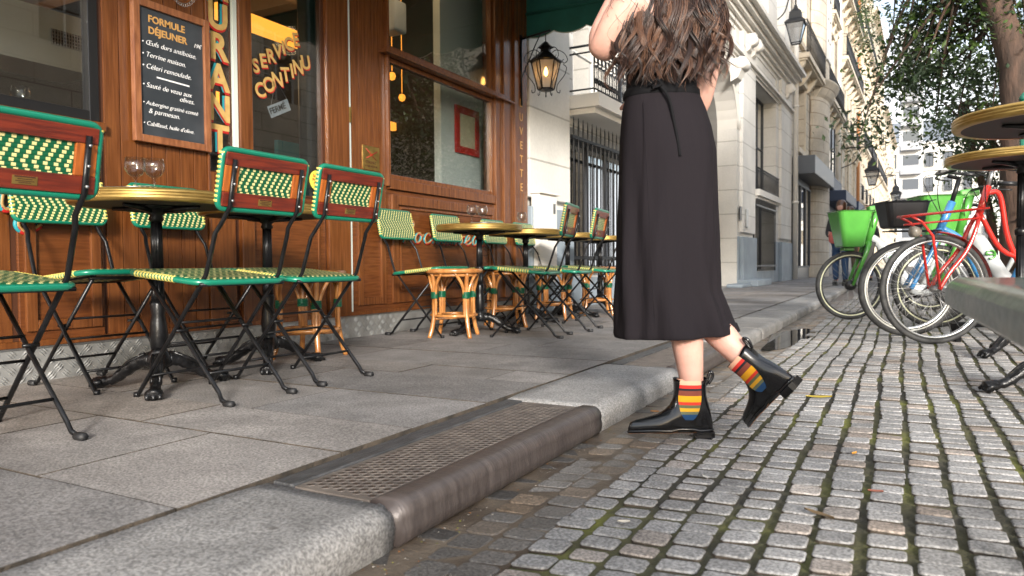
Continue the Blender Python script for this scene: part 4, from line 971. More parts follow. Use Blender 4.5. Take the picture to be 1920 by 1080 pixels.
# red city bike, front rack
RR, L = .345, 1.09
rb = thing('bicycle', 'red city bicycle with a front carrier rack, parked nearest behind the bench', 'bicycle', group='bicycles parked beside the road')
wheel('front_wheel', rb, (L, 0, RR), RR, .018, seed=1); wheel('rear_wheel', rb, (0, 0, RR), RR, .018, seed=2); rear(rb, RR, redp, seat=(.15, .82))
s = MB()
for sg in (-1, 1): s.tube(bez([(L, sg*.05, RR), (L-.06, sg*.05, RR+.10), (L-.17, sg*.045, RR+.24), (L-.24, sg*.035, RR+.40), (L-.265, 0, RR+.47)], 6), .013, 10)
s.build('fork', redp, rb)
s = MB(); s.tube([(L-.265, 0, RR+.44), (L-.325, 0, RR+.64)], .021, 12)
s.tube(bez([(L-.32, 0, RR+.60), (L-.40, 0, RR+.58), (L-.46, 0, RR+.30), (L-.60, 0, RR+.02), (.44, 0, .28)], 6), .0165, 10); s.tube(bez([(L-.275, 0, RR+.47), (L-.45, 0, RR+.22), (.30, 0, .55)], 6), .0155, 10)
s.build('frame', redp, rb)
s = MB(); s.tube([(L-.325, 0, RR+.64), (L-.36, 0, RR+.76)], .0125, 8); s.build('stem', 'alu', rb)
bars(rb, L-.365, RR+.765, w=.25, sweep=.26)
s = MB()
for sg in (-1, 1): s.tube([(L+.20, sg*.07, RR+.455), (L-.29, sg*.07, RR+.50)], .0075, 8); s.tube([(L+.17, sg*.05, RR+.405), (L-.25, sg*.05, RR+.44)], .006, 8); s.tube([(L, sg*.062, RR), (L+.05, sg*.062, RR+.33), (L+.12, sg*.062, RR+.42), (L+.19, sg*.062, RR+.455)], .0085, 8)
for x in (.20, .10, 0, -.10, -.2, -.29): s.tube([(L+x, -.07, RR+.456+(.2-x)*.09), (L+x, .07, RR+.456+(.2-x)*.09)], .006, 6)
s.tube([(L+.20, -.07, RR+.452), (L+.20, .07, RR+.452)], .0075, 6); s.build('carrier_rack', redp, rb)
s = MB(); rg = []
for k in range(26):
    a = R(92+k*4.0); rg.append([V((L+(RR+.016-.010*abs(u)**2)*cos(a), u*.028, RR+(RR+.016-.010*abs(u)**2)*sin(a))) for u in (-1, -.5, 0, .5, 1)])
s.loft(rg, closed=False, cap=False); s.loft([[p*1.0+V((0, 0, .0025)) for p in q_] for q_ in rg], closed=False, cap=False); s.build('mudguard', redp, rb)
s = MB(); s.lathe([(.001, -.03), (.03, -.02), (.036, .01), (.034, .03), (.001, .035)], (L+.12, .0, RR+.36), 16, axis='X'); s.build('headlight', M('lamp_plastic', (.20, .18, .15), .3), rb)
at_front(rb, .203, 5.22, HD, L); rb.location.z = zr(.2)-.0
# blue bicycle with black basket
bb = thing('bicycle', 'light blue bicycle with a black front basket, parked just behind the red one', 'bicycle', group='bicycles parked beside the road')
RR2, L2 = .335, 1.08
wheel('front_wheel', bb, (L2, 0, RR2), RR2, .025, stripe=M('pale_stripe', (.55, .55, .5), .4), seed=3); wheel('rear_wheel', bb, (0, 0, RR2), RR2, .025, seed=4); rear(bb, RR2, bluep)
s = MB()
for sg in (-1, 1): s.tube(bez([(L2, sg*.055, RR2), (L2-.14, sg*.05, RR2+.26), (L2-.20, sg*.04, RR2+.40)], 5), .0145, 10)
s.tube([(L2-.20, -.045, RR2+.40), (L2-.20, .045, RR2+.40)], .018, 8); s.tube([(L2-.20, 0, RR2+.38), (L2-.29, 0, RR2+.60)], .026, 12)
s.tube(bez([(L2-.22, 0, RR2+.42), (L2-.36, 0, RR2+.32), (L2-.50, 0, RR2+.05), (.44, 0, .28)], 6), .024, 12); s.build('frame', bluep, bb)
s = MB(); s.tube([(L2-.29, 0, RR2+.6), (L2-.335, 0, RR2+.76)], .016, 8); s.tube([(L2-.335, 0, RR2+.76), (L2-.26, 0, RR2+.78)], .014, 8); s.build('stem', 'bk', bb); bars(bb, L2-.26, RR2+.80, w=.25, sweep=.24, metal='bk')
def basket(t, x0, x1, z0, z1, w0, w1, taper, mat, name='basket', lip=.012):
    s = MB()
    def ring(z, k, ins=0): 
        a = x0+taper*(1-k)+ins; b = x1-taper*(1-k)-ins; w = w0+(w1-w0)*k-ins
        return [V((p[0]*(b-a)+(a+b)/2, p[1]*2*w, z)) for p in rrect(1, 1, .18, 4)]
    s.loft([ring(z0, 0, .01), ring(z0+.01, 0), ring((z0+z1)/2, .5), ring(z1-.01, 1), ring(z1, 1, -lip), ring(z1, 1, .004), ring(z0+.02, 0, .012), ring(z0+.019, 0, .02)], sm=False); return s.build(name, mat, t, bev=.002)
basket(bb, L2-.10, L2+.19, RR2+.42, RR2+.60, .10, .13, .03, 'bk')
s = MB(); 
for k in range(7): x = L2-.16+k*.05; s.tube([(x+.04, -.135, RR2+.605), (x+.04, .135, RR2+.605)], .003, 5)
s.tube([(L2-.2, -.05, RR2+.40), (L2+.15, -.05, RR2+.40)], .006, 6); s.tube([(L2-.2, .05, RR2+.40), (L2+.15, .05, RR2+.40)], .006, 6); s.build('basket_rack', 'bk', bb)
at_front(bb, .06, 5.75, HD-R(5), L2)

def rental(label, cx, cy, az, turn=0, logo=True):
    t = thing('rental_bicycle', label, 'bicycle', group='green rental bicycles'); Rr, L = .325, 1.10
    wheel('front_wheel', t, (L, 0, Rr), Rr, .024, mat_rim='bk', stripe=M('cream_tyre_stripe', (.62, .62, .42), .4), seed=5); wheel('rear_wheel', t, (0, 0, Rr), Rr, .024, mat_rim='bk', seed=6)
    rear(t, Rr, whitep, thick=.022)
    s = MB()
    for sg in (-1, 1): s.tube([(L, sg*.06, Rr), (L-.12, sg*.06, Rr+.30), (L-.155, sg*.05, Rr+.40)], [.014, .021, .026], 10, flat=.8)
    s.tube([(L-.15, -.055, Rr+.39), (L-.15, .055, Rr+.39)], .026, 10); s.tube([(L-.155, 0, Rr+.38), (L-.215, 0, Rr+.60), (L-.25, 0, Rr+.72)], [.036, .034, .030], 12); s.build('fork', greenp, t)
    s = MB(); s.box((L-.20, -.03, Rr+.16), (L-.13, .03, Rr+.42), rot=Matrix.Rotation(R(-14), 3, 'Y')); s.build('battery_cover', 'bk', t, bev=.01)
    s = MB(); s.tube(bez([(L-.17, 0, Rr+.46), (L-.30, 0, Rr+.36), (L-.48, 0, Rr+.08), (.46, 0, .28), (.30, 0, .30)], 6), [.045]*6+[.06]*12+[.055]*7, 12, flat=.7); d = s.build('frame', whitep, t)
    for sg in (-1, 1):
        s = MB(); c = V((L-.375, sg*.049, Rr+.245)); s.tube([c+V((.032*cos(a), 0, .032*sin(a))) for a in [R(q*20-10) for q in range(16)]], .008, 6); s.tube([c+V((-.03, 0, 0)), c+V((.03, 0, 0))], .007, 6); s.build('round_logo', greenp, d)
    s = MB(); s.lathe([(.001, -.03), (.045, -.03), (.05, 0), (.045, .03), (.001, .03)], (L, 0, Rr), 18, axis='Y'); s.build('hub_motor', 'bk', t)
    s = MB(); s.box((L-.30, -.035, Rr+.69), (L-.16, .035, Rr+.755), rot=Matrix.Rotation(R(8), 3, 'Y')); s.build('display_housing', greenp, t, bev=.012)
    bars(t, L-.27, Rr+.745, w=.29, sweep=.06, metal='bk')
    basket(t, L-.15, L+.17, Rr+.36, Rr+.70, .12, .17, .06, greenp)
    s = MB(); s.box((L-.02, -.05, Rr+.325), (L+.08, .05, Rr+.36)); s.build('basket_bracket', greenp, t, bev=.01)
    at_front(t, cx, cy, az, L); return t
rental('lime green rental bicycle standing clear of the others, its basket facing the pavement', -.40, 7.55, HD-R(2))
rental('lime green rental bicycle whose basket shows behind the black handlebars of the blue bicycle', .26, 6.55, HD-R(8))
rental('lime green rental bicycle far back, mostly hidden between the first two rows', .30, 8.9, HD-R(14))
# dark cycle stand
cs = thing('cycle_stand', 'low black steel cycle stand under the parked bicycles', 'cycle stand', (.6, 5.6, zr(.6)))
s = MB(); s.tube([(.33, 5.40, zr(.3)), (.33, 5.40, .17)], .03, 4, sm=False); s.tube([(.33, 5.4, .16), (1.7, 6.13, .16)], .018, 8); s.build('rail', 'iron', cs, world=True)
for k in range(3):
    s = MB(); x, y = .75+k*.45, 5.62+k*.24; s.tube(bez([(x, y, .09), (x, y, .5), (x+.04, y+.02, .60), (x+.30, y+.16, .60), (x+.34, y+.18, .5), (x+.34, y+.18, .09)], 5), .022, 8); s.build('hoop', 'iron', cs, world=True)

# ================================================================ PARK FENCE, TREES, SHRUBS
fgm = M('park_green_paint', (.008, .11, .07), .45)
fn = thing('park_fence', 'tall green metal park fence behind the high tables', 'fence', (1.6, 9, .09))
for k in range(10):
    y = 7.6+k*.9; x = .94+k*.20
    s = MB(); s.tube([(x, y, .09), (x, y, 1.95)], .024, 8); s.lathe([(.03, 1.95), (.034, 1.97), (.02, 2.0), (.001, 2.02)], (x, y, 0), 10); s.build('post', fgm, fn, world=True)
s = MB()
for z in (.35, 1.15, 1.75): s.tube([(.90, 7.4, z), (2.78, 15.8, z)], .013, 6)
for k in range(70): t_ = k/70; s.tube([(.92+1.86*t_, 7.5+8.3*t_, .2), (.92+1.86*t_, 7.5+8.3*t_, 1.85)], .007, 5)
s.build('railing', fgm, fn, world=True)
barkm = M('mottled_bark', (.11, .065, .045), .9, col2=(.045, .03, .022), scale=4, stretch=(3, 3, .7), bump=1, bscale=14, detail=8)
def leafmat(n, c, c2):
    m = M(n, c, .42, col2=c2, scale=2.2, spec=.5); nn = m.node_tree.nodes; L = m.node_tree.links; b = nn['Principled BSDF']
    out = [x for x in nn if x.type == 'OUTPUT_MATERIAL'][0]; tr = nn.new('ShaderNodeBsdfTranslucent'); tr.inputs[0].default_value = (c2[0]*1.3, c2[1]*1.5, c2[2], 1)
    mx = nn.new('ShaderNodeMixShader'); mx.inputs[0].default_value = .25; L.new(b.outputs[0], mx.inputs[1]); L.new(tr.outputs[0], mx.inputs[2]); L.new(mx.outputs[0], out.inputs[0]); return m
lm1, lm2 = leafmat('dark_evergreen_leaves', (.022, .042, .022), (.06, .085, .045)), leafmat('mid_green_leaves', (.035, .07, .016), (.08, .13, .03))
def leaves(mb, c, rad, n, size, r, mi=0):
    for _ in range(n):
        p = V((r.gauss(0, 1), r.gauss(0, 1), r.gauss(0, .8)))*rad*.55+V(c); a, b = r.random()*6.28, r.gauss(0, .6)
        d = V((cos(a)*cos(b), sin(a)*cos(b), sin(b)-.25)).normalized(); w = d.cross(V((r.gauss(0, .5), r.gauss(0, .5), 1))).normalized(); s_ = size*r.uniform(.6, 1.2); nrm = d.cross(w)
        mb.add([p, p+d*s_*.5+w*s_*.24+nrm*s_*.05, p+d*s_, p+d*s_*.5-w*s_*.24+nrm*s_*.05, p+d*s_*.5-nrm*s_*.02], [(0, 1, 4), (1, 2, 4), (2, 3, 4), (3, 0, 4)], mi)
def tree(name, label, base, trunk, tr, blobs, size, seed, mats=(lm1, lm2), grp='trees of the park'):
    r = random.Random(seed); t = thing(name, label, 'tree', base, 0, grp); s = MB(); P = bez(trunk, 6); n = len(P)
    s.tube(P, [tr*(1-.45*i/n)*(1+.06*sin(i*1.7)) for i in range(n)], 14); tops = P[int(n*.6):]
    br = MB(); crown = MB()
    for (c, rad, nc, nl) in blobs:
        c = V(c)
        for k in range(nc):
            while True:
                o = V((r.uniform(-1, 1), r.uniform(-1, 1), r.uniform(-1, 1)))
                if o.length < 1: break
            q = c+V((o.x*rad[0], o.y*rad[1], o.z*rad[2])); leaves(crown, q, .30*r.uniform(.6, 1.2), int(nl*1.15), size, r, r.choice((0, 0, 0, 1)))
            if k % 4 == 0:
                st = r.choice(tops); mid = (st+q)/2+V((r.gauss(0, .12), r.gauss(0, .12), r.uniform(-.1, .3))); br.tube(bez([st, mid, q], 4), [.028, .026, .023, .02, .017, .014, .011, .008, .004][:9], 6)
    s.build('trunk', barkm, t, world=True); br.build('branches', barkm, t, world=True); crown.build('crown', list(mats), t, world=True); return t
B = [(.95, 9.3, .09)]
tree('evergreen_tree', 'big dark-leaved tree whose mottled forked trunk rises behind the high tables', (1.10, 9.3, .09),
     [(1.14, 9.3, .09), (1.13, 9.3, 1.0), (1.10, 9.3, 2.0), (1.06, 9.3, 2.7), (.86, 9.35, 3.5), (.66, 9.4, 4.5), (.6, 9.6, 5.6)], .185,
     [((.62, 10.0, 3.15), (.75, 1.2, .62), 62, 55), ((1.35, 10.6, 2.75), (.7, 1.2, .75), 40, 55), ((.10, 10.1, 2.95), (.42, .8, .8), 26, 42), ((.42, 9.9, 3.95), (.50, .8, .5), 24, 45), ((-.40, 10, 2.28), (.13, .25, .26), 8, 34), ((-.20, 10, 2.85), (.18, .3, .45), 9, 30), ((.22, 10, 3.4), (.3, .6, .4), 10, 36), ((.7, 9.6, 4.9), (1.6, 1.8, .9), 60, 50), ((.45, 10.3, 2.25), (.35, .8, .3), 12, 36)], .085, 21)
s = MB(); s.tube(bez([(1.12, 9.3, 2.0), (1.3, 9.25, 2.7), (1.42, 9.2, 3.6), (1.6, 9.2, 4.8)], 6), [.13-.003*k for k in range(19)], 12); s.build('limb', barkm, [o for o in bpy.data.objects if o.name == 'evergreen_tree'][0], world=True)
tree('bushy_tree', 'lower bushy evergreen filling the gap below the tree crown, behind the bicycle handlebars', (1.35, 13.2, .09), [(1.3, 13.2, .09), (1.25, 13.2, 1.2), (1.0, 13.1, 2.2), (.85, 13.1, 3.0)], .07,
     [((1.45, 13.0, 2.1), (.75, 1.0, 1.2), 46, 55), ((.95, 12.8, 2.9), (.5, .8, .7), 20, 45), ((2.1, 13.2, 1.2), (.7, 1, .9), 24, 50)], .09, 33)
tree('bushy_tree', 'mid-green bushy tree deeper in the park behind the big trunk', (2.6, 16, .09), [(2.6, 16, .09), (2.5, 16, 2), (2.3, 16, 4)], .12,
     [((2.3, 16, 3.4), (1.5, 1.2, 1.6), 60, 50), ((2.6, 15.5, 1.3), (1.2, .9, 1.1), 36, 50)], .11, 35, (lm2, lm1))

# ================================================================ BYSTANDERS and WOMAN helpers
def skin_obj(name, verts, edges, radii, mat, parent, sub=2, world=True):
    me = bpy.data.meshes.new(name); inv = wmat(parent).inverted() if (parent and world) else Matrix()
    me.from_pydata([tuple(inv @ V(v)) for v in verts], edges, []); o = bpy.data.objects.new(name, me); COL.objects.link(o)
    if parent: o.parent = parent
    m = o.modifiers.new('skin', 'SKIN'); m.use_smooth_shade = True
    for i, sv in enumerate(me.skin_vertices[0].data):
        rr = radii[i]; sv.radius = rr if isinstance(rr, tuple) else (rr, rr)
    me.skin_vertices[0].data[0].use_root = True
    u = o.modifiers.new('sub', 'SUBSURF'); u.levels = sub; u.render_levels = sub
    dg = bpy.context.evaluated_depsgraph_get(); m2 = bpy.data.meshes.new_from_object(o.evaluated_get(dg)); o.modifiers.clear(); o.data = m2; m2.name = name
    m2.materials.clear(); m2.materials.append(mt[mat] if isinstance(mat, str) else mat)
    m2.polygons.foreach_set('use_smooth', [True]*len(m2.polygons)); return o
def bystander(label, x, y, z, rz, coat, trousers, bag=None, arms=1):
    t = thing('person', label, 'person', (x, y, z), rz, 'people on the far pavement')
    b = skin_obj('body', [(0, 0, .92), (0, 0, 1.2), (0, 0, 1.42), (0, .01, 1.52), (0, .03, 1.62), (.09, 0, .88), (.10, .02, .48), (.10, -.02, .08), (.10, .12, .03), (-.09, 0, .88), (-.10, .06, .48), (-.10, 0, .08), (-.10, .14, .03), (.19, 0, 1.40), (.24, .02, 1.12), (.16, .22, 1.05), (.08, .27, 1.06), (-.19, 0, 1.40), (-.24, .02, 1.12), (-.16, .22, 1.05), (-.08, .27, 1.06), (0, .02, 1.70)],
        [(0, 1), (1, 2), (2, 3), (3, 4), (0, 5), (5, 6), (6, 7), (7, 8), (0, 9), (9, 10), (10, 11), (11, 12), (2, 13), (13, 14), (14, 15), (15, 16), (2, 17), (17, 18), (18, 19), (19, 20), (4, 21)],
        [.13, .12, .12, .05, .085, .08, .055, .04, .035, .08, .055, .04, .035, .05, .04, .032, .035, .05, .04, .032, .035, .08], 'skin', t, world=False)
    skin_obj('coat', [(0, 0, .86), (0, 0, 1.12), (0, 0, 1.40), (0, 0, 1.46), (.20, 0, 1.38), (.26, .02, 1.10), (.17, .21, 1.04), (-.20, 0, 1.38), (-.26, .02, 1.10), (-.17, .21, 1.04)], [(0, 1), (1, 2), (2, 3), (2, 4), (4, 5), (5, 6), (2, 7), (7, 8), (8, 9)], [(.20, .15), (.18, .145), (.17, .13), .08, .075, .062, .05, .075, .062, .05], coat, t, world=False)
    skin_obj('trousers', [(0, 0, .90), (.09, 0, .84), (.10, .02, .48), (.10, -.01, .10), (-.09, 0, .84), (-.10, .06, .48), (-.10, .01, .10)], [(0, 1), (1, 2), (2, 3), (0, 4), (4, 5), (5, 6)], [.13, .10, .075, .06, .10, .075, .06], trousers, t, world=False)
    s = MB()
    for sg in (-1, 1): s.loft([[V((sg*.10+.045*cos(a*pi/6), .04+.12*sin(a*pi/6)*k, z_)) for a in range(12)] for z_, k in ((.0, 1), (.03, 1), (.07, .75), (.11, .4))])
    s.build('shoes', 'bk', t)
    s = MB(); s.lathe([(.001, 1.80), (.06, 1.79), (.098, 1.73), (.105, 1.66), (.10, 1.58), (.06, 1.52), (.001, 1.5)], (0, -.015, .0), 16); s.build('hair', 'hair', t)
    if bag:
        s = MB(); rr = rrect(.30, .26, .09); s.loft([[V((x_*k, .21+d, 1.0+z_*k)) for x_, z_ in rr] for d, k in ((0, .85), (.02, 1), (.08, 1), (.10, .85))]); bg_ = s.build('shoulder_bag', bag, t)
        s = MB(); s.tube(bez([(-.13, .22, 1.10), (-.10, .16, 1.35), (.0, .0, 1.50), (.12, -.1, 1.3), (.15, .15, 1.08)], 6), .012, 6); s.build('bag_strap', bag, bg_)
    return t
def GP(x, d):  # pavement spot along the street
    return (x, d, .09)
bystander('distant person in a dark coat and blue jeans holding a pink shoulder bag', -1.06, 16.6, .09, R(165), M('dark_coat', (.03, .03, .035), .8), M('blue_jeans', (.03, .07, .16), .8), M('pink_bag', (.55, .14, .12), .6))
bystander('distant person in black walking just behind the one with the pink bag', -1.0, 18.6, .09, R(190), M('black_coat', (.012, .012, .014), .8), M('khaki_trousers', (.13, .10, .07), .8))
bystander('farthest of the people on the pavement, in a grey coat and jeans', -.72, 21, .09, R(10), M('grey_coat', (.06, .06, .065), .8), M('pale_jeans', (.06, .11, .22), .8))

# ================================================================ THE WOMAN
wr, wf = V((.8813, .4726, 0)), V((-.4726, .8813, 0)); WO = V((-.66, 2.27, 0))
def Q(s, t, z): return WO+wr*s+wf*t+V((0, 0, z))
wm = thing('person', 'woman with long wavy brown hair, dark midi dress, striped socks and black ankle boots', 'person', tuple(Q(.03, 0, .02)))
vj = [Q(.045, 0, .93), Q(.01, 0, 1.08), Q(.0, .0, 1.22), Q(0, .0, 1.36), Q(.0, .0, 1.44), Q(0, .015, 1.50), Q(-.015, .035, 1.585), Q(-.02, .045, 1.66),
      Q(.04, -.055, .84), Q(.035, -.06, .50), Q(.052, -.055, .38), Q(.072, -.055, .20), Q(.08, -.055, .11),           # 8..12 near leg
      Q(.06, .05, .84), Q(.07, .03, .50), Q(.148, -.03, .360), Q(.222, -.080, .270), Q(.268, -.100, .222),                          # 13..17 far leg
      Q(-.12, -.09, 1.375), Q(-.17, -.075, 1.30), Q(-.205, -.05, 1.215), Q(-.20, .015, 1.30), Q(-.15, .07, 1.42), Q(-.13, .09, 1.46),   # 18..23 left arm, hand by the face
      Q(.125, .05, 1.375), Q(.15, .05, 1.24), Q(.12, .06, 1.07), Q(.06, .17, 1.05), Q(.0, .24, 1.10), Q(-.03, .27, 1.12)]     # 24..29 right arm bent in front
ed = [(0, 1), (1, 2), (2, 3), (3, 4), (4, 5), (5, 6), (6, 7), (0, 8), (8, 9), (9, 10), (10, 11), (11, 12), (0, 13), (13, 14), (14, 15), (15, 16), (16, 17), (3, 18), (18, 19), (19, 20), (20, 21), (21, 22), (22, 23), (3, 24), (24, 25), (25, 26), (26, 27), (27, 28), (28, 29)]
rad = [.095, .075, .088, .09, .05, .047, .085, .082, .080, .062, .062, .040, .034, .080, .055, .056, .040, .034, .060, .056, .050, .042, .032, .032, .056, .052, .046, .040, .030, .030]
# fingers
def hand(wi, base, dirv, up, n0):
    side = dirv.cross(up).normalized(); out_v, out_e, out_r = [], [], []
    for k, (off, L_) in enumerate(((-.027, .060), (-.010, .072), (.008, .068), (.025, .054))):
        a = base+side*off+dirv*.03; b = a+dirv*L_*.5-up*.008; c = b+dirv*L_*.35-up*.022
        i = n0+len(out_v); out_v += [a, b, c]; out_e += [(wi, i), (i, i+1), (i+1, i+2)]; out_r += [.0105, .009, .0075]
    a = base+side*-.035+dirv*.0-up*.01; b = a+side*-.012+dirv*.03-up*.012; i = n0+len(out_v); out_v += [a, b]; out_e += [(wi, i), (i, i+1)]; out_r += [.012, .009]
    return out_v, out_e, out_r
for wi, d, u in ((23, V((.3, .55, .75)).normalized(), V((-.5, .6, -.3)).normalized()), (29, V((-.75, .3, .45)).normalized(), V((0, -.4, .9)).normalized())):
    a, b, c = hand(wi, vj[wi], d, u, len(vj)); vj += a; ed += b; rad += c
body = skin_obj('body', vj, ed, rad, 'skin', wm, sub=2)
# face details (turned away from the camera, towards the left and up the street)
hc = Q(-.018, .04, 1.635); fd = (wr*-.62+wf*.78).normalized(); sdv = fd.cross(V((0, 0, 1)))
s = MB()
for sg in (-1, 1):
    e_ = hc+fd*.088+sdv*sg*.032+V((0, 0, .01)); s.add(*(lambda m: (m.v, m.f))((lambda m: (m.lathe([(.001, -.012), (.009, -.008), (.012, 0), (.009, .008), (.001, .012)], e_, 10), m)[1])(MB())))
s.build('eyes', M('eye_white', (.7, .68, .65), .2), wm, world=True)
s = MB(); s.tube([hc+fd*.088+V((0, 0, .02)), hc+fd*.103+V((0, 0, -.012)), hc+fd*.092+V((0, 0, -.022))], [.007, .012, .008], 8); s.build('nose', 'skin', wm, world=True)
s = MB(); s.tube([hc+fd*.086-sdv*.022+V((0, 0, -.047)), hc+fd*.094+V((0, 0, -.047)), hc+fd*.086+sdv*.022+V((0, 0, -.047))], [.003, .006, .003], 8); s.build('mouth', M('lips', (.45, .12, .10), .4), wm, world=True)

# dress skirt: rings given as (z, left edge s, right edge s, half depth)
def ringset(rows, n=72, fold=0, seed=1, hem=None):
    out = []
    for z, a, b, d in rows:
        rg = []
        for k in range(n):
            th = 2*pi*k/n; c, sn = cos(th), sin(th); ex = .82; X = math.copysign(abs(c)**ex, c); Y = math.copysign(abs(sn)**ex, sn)
            f = fold*max(0, (1.08-z)/.75)**1.1; w = 1+f*(.6*sin(th*7+.8+z*1.4)+.5*sin(th*4+2.1-z*1.0)+.35*sin(th*12+1+z*2)+.30*sin(th*9+z*11)+.16*sin(th*17-z*16))
            zz = z+(hem(th, z) if hem else 0)
            rg.append(Q((a+b)/2+(b-a)/2*X*w, d*Y*w, zz))
        out.append(rg)
    return out
def hemf(th, z): return (.012*max(0, cos(th))-.006*max(0, -cos(th)))*(1 if z < .36 else 0)
rows = [(1.105, -.122, .100, .085), (1.09, -.126, .108, .092), (1.05, -.134, .125, .105), (.99, -.139, .143, .120), (.92, -.143, .155, .130), (.84, -.145, .157, .132), (.72, -.148, .160, .135), (.60, -.150, .163, .14), (.48, -.153, .168, .145), (.42, -.155, .192, .150), (.37, -.156, .208, .152), (.338, -.157, .218, .150), (.332, -.155, .219, .147), (.345, -.150, .208, .142), (.50, -.146, .158, .135)]
s = MB()
fine = []
for i in range(len(rows)-1):
    for k in range(3): t_ = k/3; fine.append(tuple(a*(1-t_)+b*t_ for a, b in zip(rows[i], rows[i+1])))
fine.append(rows[-1])
s.loft(ringset(fine, 120, .085, hem=hemf), cap=False); sk = s.build('skirt', 'skirt', wm, world=True)
# seam down the side back, as a raised ridge
s = MB(); s.tube([Q(-.085+.0*k, -.098-.0025*k*5, 1.06-.05*k) for k in range(14)], .0012, 5); s.build('seam', 'skirt', sk, world=True)
s = MB(); s.loft(ringset([(1.10, -.124, .102, .090), (1.11, -.121, .098, .092), (1.16, -.119, .10, .096), (1.24, -.128, .112, .108), (1.32, -.138, .125, .112), (1.38, -.115, .108, .098), (1.42, -.075, .075, .06)], 48), cap=True); s.build('bodice', 'top', wm, world=True)
s = MB(); s.loft(ringset([(1.085, -.128, .106, .093), (1.09, -.131, .109, .096), (1.108, -.129, .107, .094), (1.113, -.125, .103, .09)], 60), cap=False); bl = s.build('belt', 'top', wm, world=True)
s = MB(); P = bez([Q(-.06, -.098, 1.105), Q(-.035, -.108, 1.10), Q(-.012, -.118, 1.06), Q(.0, -.124, 1.0), Q(.012, -.130, .93), Q(.018, -.133, .885)], 6)
s.tube(P, .005, 6, flat=.5); s.tube(bez([Q(-.07, -.098, 1.105), Q(-.05, -.112, 1.12), Q(-.035, -.112, 1.105), Q(-.06, -.108, 1.095)], 5), .004, 5); s.build('belt_tail', 'top', bl, world=True)

# hair: a skull cap and about two hundred wavy locks of several strands
def hmat(n, c, c2): return M(n, c, .33, col2=c2, scale=40, stretch=(1, 1, .15), spec=.45)
hm = [hmat('brown_hair', (.034, .0155, .010), (.055, .026, .016)), hmat('dark_hair', (.013, .0065, .005), (.026, .012, .008)), hmat('chestnut_hair', (.080, .037, .020), (.13, .062, .034))]
s = MB(); rg = []
for z, rr, off in ((1.76, .02, -.0), (1.748, .062, -.0), (1.715, .092, -.004), (1.67, .105, -.010), (1.62, .107, -.016), (1.56, .105, -.028), (1.50, .115, -.04), (1.44, .15, -.055), (1.38, .15, -.066), (1.30, .147, -.074), (1.22, .135, -.078), (1.17, .10, -.078)):
    rg.append([hc*1.0-V((0, 0, hc.z))+V((0, 0, z))-fd*(.012-off*-.0)+wr*(rr*cos(2*pi*k/28)*(1 if z > 1.46 else 1.0))+wf*(rr*sin(2*pi*k/28)*(.95 if z > 1.5 else .45))-fd*(-off*.0)+wf*(off*1.0) for k in range(28)])
s.loft(rg); s.m = [1]*len(s.f)
rh = random.Random(12)
def lock(s0, t0, s1, t1, z1, amp, mi, w, freq, z0=1.52, thin=False):
    """one lock hanging from height z0 to z1: fine strands sharing one wavy centre line, coming together at the tip"""
    ph, ph2 = rh.random()*6.28, rh.random()*6.28; n = 30; ns = 1 if thin else 17; curl = rh.choice((-1, 1))
    offs = [(rh.gauss(0, 1), rh.gauss(0, 1), rh.random()*6, rh.uniform(.80, 1.0)) for _ in range(ns)]
    for (ox, oy, op, ln) in offs:
        pts, rs = [], []
        for i in range(n):
            u = i/(n-1)*ln; z = z0+(z1-z0)*u; am = amp*min(1, max(0, (u-.15)/.5))*(1+.8*u*u)
            a_ = ph+freq*6.28*u**1.45*curl; c, d = cos(a_), sin(a_)
            spread = w*(1.15-.75*u**1.5)+w*.10*sin(op+u*7)
            pts.append(Q(s0+(s1-s0)*u+am*c+ox*spread, t0+(t1-t0)*u+am*.5*d+oy*spread*.6, z+am*.35*sin(a_*1.0+1.2)*u))
            rs.append((w*.15+.0006)*(1-.7*u**3)*(1 if i < n-1 else .25))
        s.tube(pts, rs, 4, mi=mi if rh.random() < .85 else rh.choice((0, 1, 2)), cap=False)
for k in range(190):
    a = -1+2*((k*.618) % 1)
    t0 = -.06-.06*rh.random()*(1-.55*a*a); ln = rh.random()**.5; z1 = 1.215-.125*ln+.05*abs(a)**2*rh.random()
    lock(a*.125+.005, t0, a*.160+.003+rh.gauss(0, .006), -.085-.055*rh.random(), z1, rh.uniform(.008, .019), rh.choice((0, 0, 0, 1, 1, 2)), rh.uniform(.005, .0085), rh.uniform(1.3, 2.1), z0=1.54)
for k in range(26):   # looser outer locks with visible curls
    a = rh.choice((-1, 1))*rh.uniform(.78, 1.1); lock(a*.125, -.05+rh.uniform(-.03, .02), a*.160+rh.gauss(0, .010), -.10*rh.random(), rh.uniform(1.09, 1.22), rh.uniform(.013, .022), rh.choice((0, 1, 2)), rh.uniform(.003, .005), rh.uniform(1.2, 1.9), z0=1.52)
for k in range(170):   # hair lying on the skull
    th = 2*pi*k*.618; dv = wr*cos(th)+wf*sin(th)
    if dv.dot(fd) > .72: continue
    for j in range(5):
        t2 = th+rh.gauss(0, .05); dv = wr*cos(t2)+wf*sin(t2); rr_ = .113+rh.uniform(-.003, .006); pts = []
        for i in range(12):
            ph_ = R(4+96*i/11); pts.append(hc+dv*rr_*sin(ph_)*(1 if dv.dot(fd) < .3 else .93)+V((0, 0, .012+.118*cos(ph_))))
        pts += [hc+dv*(rr_+.004)+V((0, 0, -.06)), hc+dv*(rr_+.002)+V((0, 0, -.12)), hc+dv*(rr_*.9)+V((0, 0, -.20))]
        s.tube(pts, [.0026]*12+[.0024, .002, .001], 4, mi=rh.choice((0, 0, 1, 2)), cap=False)
